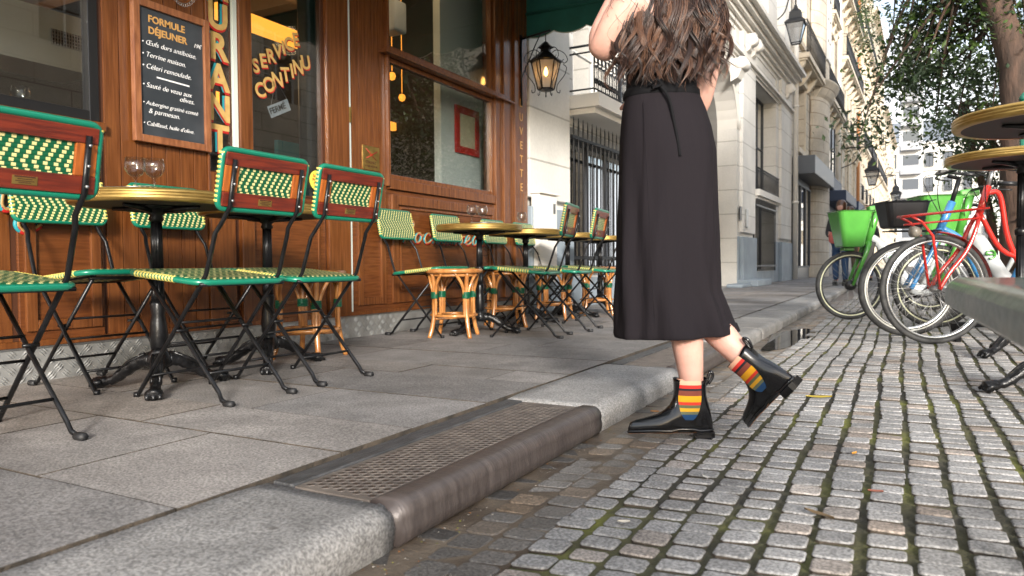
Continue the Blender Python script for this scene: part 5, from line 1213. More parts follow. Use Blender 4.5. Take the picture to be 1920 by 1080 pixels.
for k in range(110):   # fly-away single strands
    a = rh.uniform(-1.05, 1.05); lock(a*.135, -.06-.06*rh.random(), a*.172+rh.gauss(0, .014), -.06-.10*rh.random(), rh.uniform(1.12, 1.3), rh.uniform(.01, .025), rh.choice((0, 2)), .0006, rh.uniform(.9, 1.8), z0=1.53, thin=True)
hr = s.build('hair', hm, wm, world=True)

# ankle boots: stacked horizontal slices; x forward to the toe, y sideways, z up
BZ = [(.012, -.075, .203, .034), (.022, -.075, .205, .037), (.032, -.074, .198, .038), (.042, -.073, .178, .038), (.052, -.071, .142, .038), (.064, -.069, .108, .0375), (.078, -.066, .084, .0365), (.094, -.062, .068, .0355), (.112, -.057, .059, .0345), (.132, -.053, .055, .035), (.152, -.052, .054, .037), (.170, -.053, .055, .0385), (.182, -.054, .056, .039)]
def bring(z, x0, x1, w, n=36, ins=0, y_out=0):
    L_ = x1-x0; out = []
    for k in range(n):
        th = 2*pi*k/n; c, sn = cos(th), sin(th); long_ = min(1, max(0, (L_-.13)/.12))
        # centre of the wide part stays near the heel so that the toe narrows
        cx = x0+L_*.5; X = cx+(L_/2-ins)*c
        taper = 1-(.62*max(0, c)**1.5+.12*max(0, -c)**2)*long_
        waist = 1-.16*long_*math.exp(-((c+.15)/.28)**2)
        out.append(V((X, (w-ins)*math.copysign(abs(sn)**.85, sn)*taper*waist, z)))
    return out
def interp(z):
    for a, b in zip(BZ, BZ[1:]):
        if a[0] <= z <= b[0]: t_ = (z-a[0])/(b[0]-a[0]); return tuple(p*(1-t_)+q*t_ for p, q in zip(a, b))
    return BZ[-1]
sock_cols = [('peach', (.75, .42, .28)), ('red', (.65, .03, .02)), ('navy_black', (.012, .012, .02)), ('rust', (.22, .05, .03)), ('amber', (.80, .38, .01)), ('scarlet', (.65, .04, .02)), ('moss', (.12, .14, .07)), ('yellow', (.78, .40, .02)), ('sage', (.14, .16, .09)), ('blue', (.01, .06, .17))]
sm_ = [M('knit_'+n, c, .85, bump=.3, bscale=400) for n, c in sock_cols]
bands = [(.186, .176, 0), (.176, .168, 1), (.168, .1625, 2), (.1625, .1505, 3), (.1505, .136, 4), (.136, .129, 5), (.129, .122, 6), (.122, .114, 7), (.114, .107, 8), (.107, .094, 9)]
def boot(org, rot, label=None):
    """org: world point under the heel centre; rot: 3x3"""
    def T(p): return org+rot @ V((p[0]*.95, p[1], p[2]*.9))
    s = MB(); rings = []
    for i, (z, a, b, w) in enumerate(BZ):
        z2 = z; rg = bring(z, a, b, w)
        tsp = .0
        rings.append([T((p.x, p.y, p.z+(.010*math.exp(-((p.x+.055)/.02)**2)+.008*math.exp(-((p.x-.052)/.02)**2) if z > .16 else 0)-(.010 if p.x > .12 and z < .03 else 0)*((p.x-.12)/.08))) for p in rg])
    inn = [T((p.x, p.y, p.z)) for p in bring(.178, -.051, .053, .036)]; low = [T((p.x, p.y, p.z)) for p in bring(.13, -.048, .05, .032)]
    s.loft(rings+[inn, low]); b_ = s.build('boot', 'leather', wm, world=True)
    s = MB(); out = []
    for z, e in ((.004, .001), (.012, .003), (.0145, .0)): out.append([T((p.x, p.y, p.z-(.009 if p.x > .12 else 0)*((p.x-.12)/.08)+(.006 if -.01 < p.x < .05 else 0))) for p in bring(z, -.076-e, .205+e, .036+e)])
    s.loft(out); sl2 = s.build('sole', 'leather', b_, world=True)
    s = MB(); s.loft([[T((p.x, p.y, p.z-(.009 if p.x > .12 else 0)*((p.x-.12)/.08)+(.006 if -.01 < p.x < .05 else 0))) for p in bring(.0022, -.074, .203, .034)]]*1+[[T((p.x, p.y, p.z-(.009 if p.x > .12 else 0)*((p.x-.12)/.08)+(.006 if -.01 < p.x < .05 else 0))) for p in bring(.0062, -.074, .203, .034)]]); s.build('tan_underside', M('tan_leather_sole', (.40, .20, .11), .5, col2=(.22, .10, .05), scale=14), b_, world=True)
    s = MB(); hl = [V((x, y, 0)) for x, y in ((-.077, -.020), (-.062, -.032), (-.015, -.031), (-.012, 0), (-.015, .031), (-.062, .032), (-.077, .020))]
    s.loft([[T((p.x, p.y, -.018)) for p in hl], [T((p.x, p.y, .006)) for p in hl]], sm=False); s.build('heel', 'leather', b_, world=True)
    s = MB(); s.tube([T(p) for p in bez([(-.052, .0, .165), (-.060, 0, .20), (-.066, 0, .212), (-.074, 0, .205), (-.072, 0, .19), (-.060, 0, .17)], 4)], .005, 6, flat=1.0); s.build('pull_tab', 'leather', b_, world=True)
    # sock cuff and striped elastic panels on both sides
    for sg in (-1, 1):
        s = MB()
        for za, zb, mi in [(.186-(.186-p_)*1.48, .186-(.186-q_)*1.48, m0) for p_, q_, m0 in bands]:
            ns = 14; m_ = 3
            for j in range(m_):
                z0_, z1_ = zb+(za-zb)*j/m_, zb+(za-zb)*(j+1)/m_; row = []
                for z in (z0_, z1_):
                    zz = interp(z); half = .037*math.sqrt(max(0, 1-((z-.130)/.085)**2)) if z < .130 else .037-.003*(z-.13)/.05; cxm = .006+.03*(.14-z)
                    pr_ = []
                    for i in range(ns+1):
                        x = cxm-half+2*half*i/ns; L_ = zz[2]-zz[1]; c = max(-1, min(1, (x-(zz[1]+zz[2])/2)/(L_/2))); long_ = min(1, max(0, (L_-.13)/.12)); sn = math.sqrt(1-c*c)
                        taper = 1-(.62*max(0, c)**1.5+.12*max(0, -c)**2)*long_; waist = 1-.16*long_*math.exp(-((c+.15)/.28)**2)
                        pr_.append(T((x, sg*((zz[3])*sn**.85*taper*waist+.0016), z)))
                    row.append(pr_)
                s.loft(row, closed=False, cap=False, mi=mi)
        s.build('striped_elastic_panel', sm_, b_, world=True)
    s = MB(); s.loft([[T(p) for p in bring(z, -.043+e, .045-e, .031-e)] for z, e in ((.15, 0), (.185, 0), (.189, .004))], cap=False); s.build('sock_cuff', sm_[0], b_, world=True)
    return b_
def axes(fwd, up):
    fwd = fwd.normalized(); y = up.cross(fwd).normalized(); u = fwd.cross(y); return Matrix((fwd, y, u)).transposed()
f1 = (wr*-1+wf*.06).normalized()
boot(Q(.068, -.055, zr(-.6)+.017), axes(f1, V((0, 0, 1))))
f2 = (wr*-.31+wf*.67+V((0, 0, -.67))).normalized()
boot(Q(.269, .0, .035)-f2*.195, axes(f2, wr*-.65+wf*.3+V((0, 0, .6))))
# ================================================================ THE STREET OF HOUSES
BA = -R(1.66)
glm = glass('far_window_glass', (.10, .12, .13), 2.2, .22, .03); mt['glm'] = glm
stoneA = brickmat('pale_ashlar', (.74, .72, .67), (.71, .685, .64), (.46, .44, .40), 40, .50, .010, speck=.07, sscale=30, stain=.16, bump=.5)
stoneB = brickmat('cream_ashlar', (.70, .62, .50), (.65, .57, .455), (.36, .28, .20), 1.3, .42, .014, speck=.12, sscale=20, stain=.35)
stoneC = brickmat('honey_ashlar', (.66, .57, .44), (.61, .52, .395), (.32, .24, .165), 1.1, .45, .016, speck=.12, sscale=12, stain=.4)
trimB = M('cream_stone_trim', (.69, .61, .49), .8, col2=(.58, .50, .385), scale=2, detail=8, bump=.15, bscale=20)
mt['rail'] = M('balcony_iron', (.015, .016, .018), .45); mt['framew'] = M('pale_window_frame', (.5, .5, .48), .5); mt['framed'] = M('dark_window_frame', (.03, .035, .045), .5)
mt['curtain'] = M('net_curtain', (.34, .37, .36), .9, col2=(.26, .29, .28), scale=3, stretch=(1, 12, .3)); mt['slate_roof'] = M('zinc_roof', (.17, .19, .22), .5)
def loc2(o): return o
def wall_open(mb, y0, y1, z0, z1, holes, xf=0, dep=.3, mi=0): hole_wall(mb, y0, y1, z0, z1, holes, xf, xf-dep, mi)
def winl(parent, y0, y1, z0, z1, x, fm='framew', nv=1, nh=2, w=.05, curtain=False, pane='glm', name='window'):
    s = MB()
    for b in frame(y0, y1, z0, z1, w, .05, x): s.box(*b)
    for k in range(1, nv+1): yy = y0+(y1-y0)*k/(nv+1); s.box((x+.004, yy-.018, z0+w), (x+.045, yy+.018, z1-w))
    for k in range(1, nh+1): zz = z0+(z1-z0)*k/(nh+1); s.box((x+.008, y0+w, zz-.013), (x+.04, y1-w, zz+.013))
    f = s.build(name, fm, parent); s = MB(); s.box((x+.012, y0+w, z0+w), (x+.018, y1-w, z1-w)); s.build('pane', pane, f)
    if curtain:
        s = MB(); n = int((y1-y0)/.05)
        s.loft([[V((x-.06+.012*sin(k*1.9), y0+(y1-y0)*k/n, z)) for k in range(n+1)] for z in (z0, z1)], closed=False, cap=False); s.build('curtain', 'curtain', f)
    return f
def balcony(parent, y0, y1, z, proj=.45, h=.9, slab='trim', brk=True, mat=None, step=.11, rings=False, x=0):
    s = MB(); s.box((x-.02, y0-.06, z-.14), (x+proj+.06, y1+.06, z)); s.box((x-.02, y0-.02, z-.20), (x+proj, y1+.02, z-.141))
    if brk:
        n = max(2, int((y1-y0)/1.1)+1)
        for k in range(n):
            y = y0+.1+(y1-y0-.2)*k/(n-1); s.prism([(x, y-.08, z-.201), (x+proj*.9, y-.08, z-.201), (x+proj*.75, y-.08, z-.34), (x+.12, y-.08, z-.62), (x, y-.08, z-.66)], (0, .16, 0))
    sl_ = s.build('balcony_slab', mat or trimB, parent)
    s = MB(); xx = x+proj-.02
    for zz in (z+.06, z+h*.86, z+h): s.tube([(x, y0, zz), (xx, y0, zz), (xx, y1, zz), (x, y1, zz)], .014 if zz > z+h-.01 else .010, 5)
    k = y0
    while k <= y1+.001: s.tube([(xx, k, z+.02), (xx, k, z+h)], .009, 4); k += step
    if rings:
        k = y0+step/2
        while k < y1:
            s.tube(arc((xx, k, z+h*.72), step*.38, 0, 2*pi, 8)[:-1], .0075, 4, closed=True); s.tube(arc((xx, k, z+h*.28), step*.30, 0, 2*pi, 8)[:-1], .0065, 4, closed=True)
            s.tube([(xx, k, z+.06), (xx, k, z+h*.5), (xx, k, z+h*.60)], [.006, .006, .016], 5); k += step
        k = y0+step*7
        while k < y1: s.box((xx-.02, k-.02, z), (xx+.02, k+.02, z+h+.03)); k += step*8
    s.build('balcony_railing', 'rail', sl_); return sl_
def mould(s, y0, y1, z0, z1, px, steps=4, x=0):
    for k in range(steps): s.box((x-.02+k*.0002, y0, z0+(z1-z0)*k/steps+(.001 if k else 0)), (x+px*((k+1)/steps)**1.4, y1, z0+(z1-z0)*(k+1)/steps))
# ---- white house next to the restaurant
h1 = thing('white_house', 'white plaster house with a blue-grey dado and arched doorway next to the restaurant', 'house', (-3.2, 6.2, .09), BA, 'houses lining the pavement')
H = [(1.0, 4.6, .34, 1.98), (1.15, 2.5, 2.32, 4.5), (3.0, 4.4, 2.32, 4.5), (5.55, 9.1, 0, 4.5), (10.70, 13.55, 2.14, 4.62), (10.70, 13.30, .30, 1.98)]
U = [(y, y+1.5, 6.45, 9.0) for y in (1.2, 4.0, 7.0, 11.0)]+[(13.6, 14.9, 6.45, 9.0)]+[(y, y+1.4, 9.9, 12.2) for y in (1.2, 4.0, 7.0, 11.0, 13.6)]
s = MB(); wall_open(s, -.02, 15.75, 0, 13.5, H+U, 0, .42); s.box((-6, -.02, 0), (-.45, .0, 13.5)); s.box((-6, 15.74, 0), (-.001, 15.75, 13.5)); s.box((-6, 0, 13.5), (.1, 15.75, 13.7))
s.build('wall', stoneA, h1)
# arch over the carriage door
s = MB(); c_ = 7.325; a_ = 1.775; zs_ = 3.25; ri = 1.2; n = 20
arcp = [(c_+a_*cos(pi*k/n), zs_+ri*sin(pi*k/n)) for k in range(n+1)]
for k in range(n):
    (ya, za), (yb, zb) = arcp[k], arcp[k+1]
    s.add([(.0, ya, za), (.0, yb, zb), (.0, yb, 4.501), (.0, ya, 4.501), (-.42, ya, za), (-.42, yb, zb)], [(0, 1, 2, 3), (0, 4, 5, 1)])
s.build('arch_spandrel', 'plaster', h1)
s = MB(); pa = [V((.0, y, z)) for y, z in arcp]
for off, d in ((.02, .02), (.16, .03)): s.tube([V((d*.5, c_+(a_+off)*cos(pi*k/n), zs_+(ri+off)*sin(pi*k/n))) for k in range(n+1)], .028, 6)
s.build('arch_moulding', 'plaster', h1)
s = MB(); s.box((-.48, 5.56, 0), (-.40, 9.09, 4.48)); dd = s.build('carriage_door', M('black_door_paint', (.015, .014, .014), .3, coat=.3), h1)
s = MB()
for y in (5.8, 7.4): 
    for z0_, z1_ in ((.3, 1.3), (1.5, 3.0)):
        for b in frame(y, y+1.45, z0_, z1_, .05, .03, -.40): s.box(*b)
s.build('door_moulding', 'black', dd); s = MB(); s.lathe([(.02, 0), (.05, .03), (.001, .06)], (-.40, 7.3, 1.3), 12, axis='X'); s.build('door_knob', 'brass', dd)
# piers, dado, belts, cornice, consoles
s = MB()
for y0, y1 in ((.02, .93), (9.35, 10.62), (13.95, 15.60)): s.box((-.01, y0, 1.13), (.07, y1, 5.3))
s.box((-.01, 4.75, 1.13), (.07, 5.45, 4.6)); s.build('piers', stoneA, h1, bev=.01)
s = MB()
for y0, y1, d in ((.0, .96, .10), (.961, 5.52, .03), (9.13, 9.30, .03), (9.301, 10.66, .10), (10.661, 13.9, .025), (13.901, 15.70, .10)):
    if y0 > 10.66 and y0 < 13.9: s.box((-.01, y0, 0), (d, 10.699, 1.04)); s.box((-.01, 13.305, 0), (d, y1, 1.04)); s.box((-.01, 10.7, 0), (d, 13.3, .29)); continue
    if .9 < y0 < 1: s.box((-.01, y0, 0), (d, .999, 1.04)); s.box((-.01, 4.605, 0), (d, y1, 1.04)); s.box((-.01, 1.0, 0), (d, 4.6, .33)); continue
    s.box((-.01, y0, 0), (d, y1, 1.04))
s.build('dado', 'dado', h1, bev=.01)
s = MB(); mould(s, -.02, 15.8, 5.32, 5.80, .42, 5); mould(s, -.02, 15.72, 4.62, 4.78, .14, 3); mould(s, .98, 5.5, 2.12, 2.26, .16, 3)
for y0, y1 in ((1.3, 4.4), (5.6, 8.9), (10.9, 13.5)): 
    for b in frame(y0, y1, 4.92, 5.22, .03, .02, 0): s.box(*b)
s.build('mouldings', 'plaster', h1)
s = MB()
for y in (.48, 9.75, 10.25, 14.7):
    s.lathe([(.11, -.12), (.125, -.10), (.125, .10), (.11, .12)], (.17, y, 5.17), 16, axis='Y'); s.prism([(.02, y-.11, 5.30), (.26, y-.11, 5.30), (.14, y-.11, 4.98), (.02, y-.11, 4.9)], (0, .22, 0))
s.lathe([(.10, -.2), (.12, -.18), (.12, .18), (.10, .2)], (.22, c_+a_*.72, 4.40), 16, axis='Y'); s.prism([(.02, c_+a_*.72-.18, 4.5), (.33, c_+a_*.72-.18, 4.5), (.16, c_+a_*.72-.18, 4.12), (.02, c_+a_*.72-.18, 4.05)], (0, .36, 0))
s.build('scroll_consoles', 'plaster', h1)
balcony(h1, 1.0, 5.4, 2.28, .34, .52, mat='plaster', brk=False, step=.105, rings=True)
balcony(h1, 10.72, 13.53, 2.14, .10, .50, mat='plaster', brk=False, step=.13, rings=False)
winl(h1, 1.02, 4.58, .36, 1.97, -.33, 'framed', 5, 0, curtain=True); winl(h1, 1.17, 2.48, 2.33, 4.49, -.36, 'framew', 1, 2, curtain=True); winl(h1, 3.02, 4.38, 2.33, 4.49, -.36, 'framew', 1, 2, curtain=True)
winl(h1, 10.72, 13.52, 2.16, 4.61, -.36, 'framed', 3, 1, w=.04); winl(h1, 10.72, 13.28, .32, 1.97, -.36, 'framed', 2, 0)
for u in U: winl(h1, u[0]+.02, u[1]-.02, u[2]+.02, u[3]-.02, -.30, 'framew', 1, 2, curtain=True)
def grille(y0, y1, z0, z1, zb, step=.125):
    s = MB(); y = y0
    while y <= y1: s.tube([(.055, y, z0), (.055, y, z1-.05), (.055, y, z1+.05)], [.010, .010, .003], 5); s.lathe([(.003, -.02), (.017, 0), (.003, .02)], (.055, y, z1-.2), 6); y += step
    for z in zb: s.box((.04, y0-.06, z-.018), (.07, y1+.06, z+.018))
    s.build('window_grille', 'rail', h1)
grille(1.05, 4.55, .40, 2.03, (.55, 1.86)); grille(10.78, 13.25, .30, 1.93, (.42, 1.80), .15)
s = MB(); s.box((.0, 9.13, .0), (.42, 10.64, .14)); s.box((.0, 8.2, .0), (.30, 9.12, .07)); s.build('door_step', 'dado', h1, bev=.02)
s = MB(); s.box((.035, 9.36-.20, 1.38), (.055, 9.34-.02, 1.66)); pq = s.build('intercom_plate', 'black', h1); 
s = MB(); s.box((.071, 9.55, 1.25), (.10, 9.75, 1.62)); s.build('letter_box', 'alu', h1)
# meter cabinet beside the restaurant corner
s = MB(); s.box((.071, .04, .3), (.16, .42, 1.16)); s.box((.0705, .02, 1.161), (.19, .44, 1.18)); mc = s.build('meter_cabinet', 'plaster', h1, bev=.006); s = MB(); s.box((.1605, .33, .98), (.166, .38, 1.08)); s.build('cabinet_catch', 'alu', mc)
for o in bpy.data.objects:
    pass
pipe = MB(); pipe.tube([(.16, 15.70, .02), (.16, 15.70, 13.2)], .07, 10)
for z in (2.2, 4.9, 7.5, 10): pipe.lathe([(.09, -.03), (.09, .03)], (.16, 15.70, z), 10)
pipe.build('drainpipe', 'plaster', h1)

# generic Haussmann block, local coordinates y along the street, x out of the wall
def block(name, label, y_org, length, height, stone, rows, bays, seed, gf=3.4, balc=(), depth=8, rootyaw=BA, xo=0, bw=1.25, shop=None, curt=True, roof=True):
    ox = -3.2-math.sin(BA)*y_org+xo; oy = 6.2+math.cos(BA)*y_org
    t = thing(name, label, 'house', (ox, oy, .09), rootyaw, 'houses lining the pavement'); r = random.Random(seed)
    holes = []; pitch = length/bays
    for i in range(bays):
        yc = pitch*(i+.5)
        for (z0, hh) in rows: holes.append((yc-bw/2, yc+bw/2, z0, z0+hh))
    s = MB(); wall_open(s, 0, length, 0, height, holes, 0, .28); s.box((-depth, .001, 0), (-.29, length-.001, height-.01))
    s.build('wall', stone, t)
    for h in holes: winl(t, h[0]+.01, h[1]-.01, h[2]+.01, h[3]-.01, -.24, 'framew' if r.random() < .7 else 'framed', 1, 2, w=.06, curtain=False)
    s = MB()
    for z in balc: mould(s, -.01, length+.01, z-.5, z-.21, .18, 3)
    mould(s, -.02, length+.02, height-.55, height, .34, 5)
    for h in holes:
        y0, y1, z0, z1 = h
        for b in ((( .0, y0-.16, z0), (.05, y0-.001, z1)), ((.0, y1+.001, z0), (.05, y1+.16, z1)), ((.0, y0-.2, z1+.002), (.09, y1+.2, z1+.2)), ((.0, y0-.15, z0-.15), (.10, y1+.15, z0-.002))): s.box(*b)
        s.prism([(.0, (y0+y1)/2-.1, z1+.2), (.09, (y0+y1)/2-.1, z1+.22), (.10, (y0+y1)/2-.1, z1+.1), (.05, (y0+y1)/2-.1, z1-.02), (.0, (y0+y1)/2-.1, z1-.02)], (0, .2, 0))
    s.build('stone_trim', trimB, t)
    for k, z in enumerate(balc):
        if k % 2 == 0: balcony(t, .4, length-.4, z, .40, .95, step=.16)
        else:
            for i in range(bays): yc = pitch*(i+.5); balcony(t, yc-bw*.75, yc+bw*.75, z, .26, .9, step=.14)
    if roof:
        s = MB(); s.prism([(-.05, 0, height), (-1.8, 0, height+3.0), (-depth+.5, 0, height+3.2), (-depth, 0, height)], (0, length, 0)); rf = s.build('roof', 'slate_roof', t)
        for i in range(bays):
            yc = pitch*(i+.5); s = MB(); s.box((-1.3, yc-.5, height+.3), (-.25, yc+.5, height+1.9)); s.build('dormer', trimB, rf)
        s = MB(); s.box((-4, .2, height+2.5), (-2.6, .9, height+4.8)); s.build('chimney', trimB, rf)
    return t
b2_ = block('stone_house', 'cream stone house with a grey shop canopy and a rounded bay', 15.76, 11.7, 18, stoneB, [(3.95, 2.0), (7.2, 2.4), (10.6, 2.4), (13.8, 2.2)], 3, 5, balc=(6.5, 10.2, 13.4), bw=1.5)
s = MB(); s.box((.0, .4, 3.05), (.62, 5.3, 3.58)); s.build('shop_canopy', M('grey_canopy', (.11, .12, .135), .4), b2_, bev=.02)
s = MB(); s.box((.0, .35, .0), (.05, 3.6, 3.04)); sh = s.build('shopfront', M('dark_shopfront_paint', (.018, .024, .032), .3), b2_)
s = MB()
for k in range(3): s.box((.051, .5+k*1.03, .4), (.06, 1.4+k*1.03, 2.8))
s.build('shop_glass', 'glm', sh)
for k in range(3): 
    s = MB(); 
    for b in frame(.44+k*1.03, 1.46+k*1.03, .34, 2.86, .05, .05, .05): s.box(*b)
    s.build('shop_frame', 'framed', sh)
s = MB(); n = 14
def bow(z, k=1, e=0): return [V((.02+(.42*k+e)*sin(pi*i/n), 3.9+e*-1+(3.0+2*e)*(1-cos(pi*i/n))/2, z)) for i in range(n+1)]
s.loft([bow(0), bow(6.0), bow(6.1, 1, .08), bow(6.3, 1, .18), bow(6.5, 1, .30), bow(6.55, 1, .30), bow(6.56, .9)], closed=False, sm=False, cap=False); s.loft([bow(6.55, .92), bow(12.5, .92), bow(12.8, 1, .25), bow(13, 1, .28), bow(13.01, .3)], closed=False, sm=False, cap=False)
s.build('rounded_bay', stoneB, b2_)
for z in (7.4, 10.6): winl(b2_, 4.9, 5.9, z, z+2.2, .395, 'framew', 1, 2)
s = MB(); s.box((.0, 7.0, 3.8), (.08, 10.6, 6.3)); bsf = s.build('blue_upper_shopfront', M('navy_shopfront', (.018, .04, .09), .35), b2_)
for k in range(3): winl(b2_, 7.15+k*1.15, 8.2+k*1.15, 3.95, 6.0, .081, 'framed', 0, 1)
s = MB(); s.box((.0, 7.0, 3.25), (.35, 10.9, 3.75)); s.box((.0, 7.1, 2.75), (.85, 14.0-2.4, 3.15)); s.build('navy_canopy', M('navy_canopy_cloth', (.02, .035, .075), .5), b2_, bev=.03)
s = MB(); s.box((.0, 7.0, 0), (.06, 11.4, 2.74)); s.build('shopfront', M('navy_door', (.012, .018, .04), .4), b2_)
s = MB(); s.tube([(.14, 11.6, 0), (.14, 11.6, 17.5)], .10, 10); s.build('drainpipe', 'plaster', b2_)
b3_ = block('stone_house', 'honey-coloured stone house with stepped balconies and a copper drainpipe', 27.5, 10.6, 19.5, stoneC, [(3.9, 1.9), (6.7, 2.2), (9.7, 2.2), (12.7, 2.2), (15.7, 1.9)], 3, 6, balc=(9.3, 6.3, 12.3, 15.2), bw=1.3)
s = MB(); s.box((.0, .5, 0), (.07, 9.8, 3.0)); s.build('shopfront', M('dark_green_shopfront', (.02, .03, .03), .4), b3_)
s = MB(); s.box((.0, .3, 2.7), (.9, 3.6, 3.1)); s.build('navy_sign_box', M('navy_sign', (.02, .04, .10), .5), b3_); s = MB(); s.box((.05, 4.4, 2.6), (.9, 6.4, 3.0)); s.build('cream_awning', M('cream_awning', (.45, .36, .24), .7), b3_)
s = MB(); s.tube([(.12, 10.45, 0), (.12, 10.45, 19)], .09, 10); s.build('copper_drainpipe', M('copper_pipe', (.50, .22, .09), .5), b3_)
block('stone_house', 'tall pale stone house beyond the copper drainpipe', 38.1, 13, 20, stoneB, [(1.0, 2.2), (4.2, 2.2), (7.4, 2.2), (10.6, 2.2), (13.8, 2.2), (17, 1.6)], 4, 8, balc=(7.0, 4.0, 13.4), bw=1.2)
block('stone_house', 'cream house with a projecting cornice, between the tall pale and the lowest house', 51.2, 16, 18.5, stoneC, [(1.0, 2.2), (4.2, 2.2), (7.4, 2.2), (10.6, 2.2), (13.6, 2.0)], 5, 9, balc=(7.0, 10.2), bw=1.2)
block('stone_house', 'lowest, plainest house of the row, nearest the white building at the end', 67.3, 26, 14.5, stoneB, [(1.0, 2.2), (4.2, 2.2), (7.4, 2.2), (10.6, 2.0)], 7, 10, balc=(4.0,), bw=1.2)
# white building closing the street
ew = thing('end_building', 'bright white apartment building with tall windows closing the far end of the street', 'apartment building', (0, 118, .09), 0)
s = MB(); hs = []
for i in range(13):
    for z in (3.5, 7, 10.5, 14): hs.append((-3.6+i*2.3, -2.6+i*2.3, z, z+2.0))
s2 = MB(); hole_wall(s2, -6, 30, 0, 17.5, hs, 0, .4); s2.v = [(y, -x, z) for x, y, z in s2.v]; s2.box((-6, .45, 0), (30, 12, 17.5)); s2.build('wall', M('white_render', (.72, .71, .68), .8, col2=(.62, .61, .58), scale=.6), ew)
for h in hs:
    s = MB(); s.box((h[0], .25, h[2]), (h[1], .27, h[3])); w_ = s.build('window', 'glm', ew); s = MB()
    for a, b in (((h[0], .18, h[2]), (h[0]+.08, .24, h[3])), ((h[1]-.08, .18, h[2]), (h[1], .24, h[3])), (((h[0]+h[1])/2-.04, .18, h[2]), ((h[0]+h[1])/2+.04, .24, h[3]))): s.box(a, b)
    s.build('window_frame', 'framed', w_)
s = MB(); 
for z in (6.7, 13.7, 17.5): s.box((-6, -.35, z-.25), (30, .0, z))
s.box((-1, -1.0, 10.0), (6.5, 0, 10.2)); s.build('string_courses', M('white_stone', (.66, .65, .62), .8), ew)
s = MB()
for k in range(38): s.tube([(-1+k*.2, -.95, 10.2), (-1+k*.2, -.95, 11.2)], .02, 4)
s.tube([(-1, -.95, 11.2), (6.5, -.95, 11.2)], .03, 4); s.build('balcony_railing', 'rail', ew)
s = MB(); s.prism([(-6, 0, 17.5), (-6, 3, 21), (-6, 10, 21.5), (-6, 12, 17.5)], (36, 0, 0)); rf = s.build('roof', 'slate_roof', ew)
tw = thing('apartment_tower', 'slim white tower of stacked balconies seen in the gap at the end of the street', 'apartment tower', (1.3, 104, .09), 0)
s = MB(); s.box((-1.3, 0, 0), (1.3, 6, 30)); s.build('wall', M('tower_render', (.68, .69, .70), .8), tw)
s = MB()
for k in range(9): s.box((-1.15, -1.1, 2.5+k*3), (1.15, -.001, 2.72+k*3)); s.box((-1.15, -1.1, 2.73+k*3), (1.15, -1.05, 3.6+k*3))
s.build('balconies', M('grey_balcony', (.35, .36, .38), .7), tw)
s = MB()
for k in range(9): s.box((-.9, -.03, 3.0+k*3), (.9, -.002, 5.0+k*3))
s.build('balcony_glazing', 'glm', tw)
# opposite side: stone building out of frame that the shop windows mirror
op = thing('opposite_building', 'pale stone building across the road, mirrored in the shop windows', 'house', (7.2, 3.5, .09), pi)
hs = [(-26+i*2.6, -24.8+i*2.6, z, z+2.0) for i in range(10) for z in (1.0, 4.6, 8.2)]
s = MB(); hole_wall(s, -27, .5, 0, 12, hs, 0, -.3+.0); s.box((-8, -27, 0), (-.31, .5, 12)); s.build('wall', stoneB, op)
for h in hs[:]: winl(op, h[0], h[1], h[2], h[3], -.28, 'framew', 1, 2)
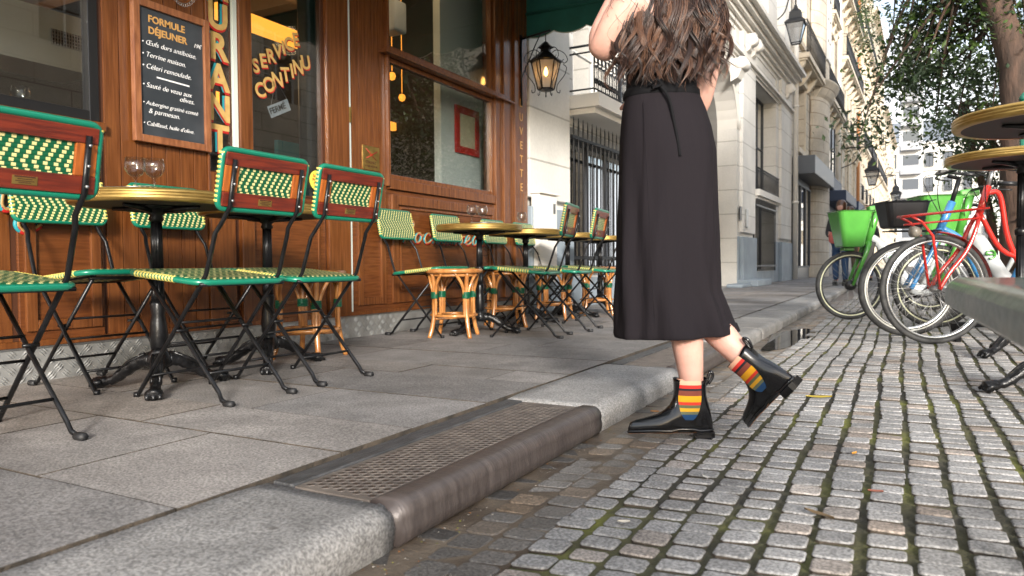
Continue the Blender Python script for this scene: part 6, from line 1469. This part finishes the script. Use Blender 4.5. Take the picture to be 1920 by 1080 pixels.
# street lanterns on brackets
def street_lamp(label, x, y, z, w, x0):
    t = thing('street_lantern', label, 'street lamp', (x, y, z), 0, 'bracket lanterns on the house fronts'); k = w/.42
    def sq(r, zz): return [V((r*k*sx, r*k*sy, zz*k)) for sx, sy in ((1, 1), (-1, 1), (-1, -1), (1, -1))]
    s = MB(); s.loft([sq(.001, .62), sq(.03, .60), sq(.05, .52), sq(.12, .44), sq(.13, .30), sq(.21, .22), sq(.21, .19)], sm=False)
    for i in range(4): s.tube([sq(.185, .19)[i], sq(.09, -.22)[i]], .010*k, 4); s.tube([sq(.185, .19)[i], sq(.185, .19)[(i+1) % 4]], .010*k, 4); s.tube([sq(.09, -.22)[i], sq(.09, -.22)[(i+1) % 4]], .012*k, 4)
    s.build('frame', 'rail', t); s = MB(); s.loft([sq(.178, .188), sq(.086, -.215)], sm=False); s.build('lamp_glass', glass('lantern_glass', (.6, .62, .65), 1.3, .3, .15), t)
    s = MB(); L_ = x-x0; s.tube([(0, 0, .62*k), (0, 0, .95*k)], .02*k, 6); s.tube([(0, 0, .95*k), (-L_, 0, .95*k)], .022*k, 6)
    s.tube(bez([(-L_, 0, .35*k), (-L_*.6, 0, .5*k), (-L_*.3, 0, .85*k), (0, 0, .95*k)], 5), .016*k, 5); s.tube(arc((-L_*.2, 0, 1.12*k), .14*k, 0, 2*pi, 12, 'XZ')[:-1], .014*k, 5, closed=True); s.build('bracket', 'rail', t)
street_lamp('big grey street lantern high on the corner of the white house', -2.40, 20.2, 6.55, .50, -2.85)
street_lamp('street lantern on a long scrolled bracket beyond the navy canopy', -1.05, 36.0, 4.35, .62, -2.3)
street_lamp('smaller-looking, farther street lantern past the red shop sign', -.15, 48.0, 4.3, .62, -1.9)
rs = thing('shop_sign', 'small red and yellow hanging shop sign between the far lanterns', 'sign', (-1.1, 44, 2.95), 0)
s = MB(); s.box((-.45, -.05, .0), (.45, .05, .72)); s.build('sign_panel', M('red_sign_paint', (.5, .05, .03), .5), rs, bev=.03); s = MB(); s.box((-.35, -.06, .2), (.35, -.051, .4)); s.build('yellow_band', M('yellow_sign_paint', (.7, .5, .08), .5), rs)
s = MB(); s.tube([(-1.0, 0, .74), (.4, 0, .74)], .03, 5); s.build('sign_bracket', 'rail', rs)
# hanging plants on a high balcony
hp = thing('balcony_plants', 'green climbing plants spilling over a high balcony of the honey-coloured house', 'plants', (-1.75, 40.5, 11)); r5 = random.Random(5); s = MB()
for k in range(60): leaves(s, (-1.6+r5.gauss(0, .25), 39.5+r5.uniform(-2.4, 2.4), 13.7+r5.uniform(-2.1, 1.0)), .4, 26, .15, r5, r5.choice((0, 1)))
s.build('foliage', [lm1, lm2], hp, world=True)
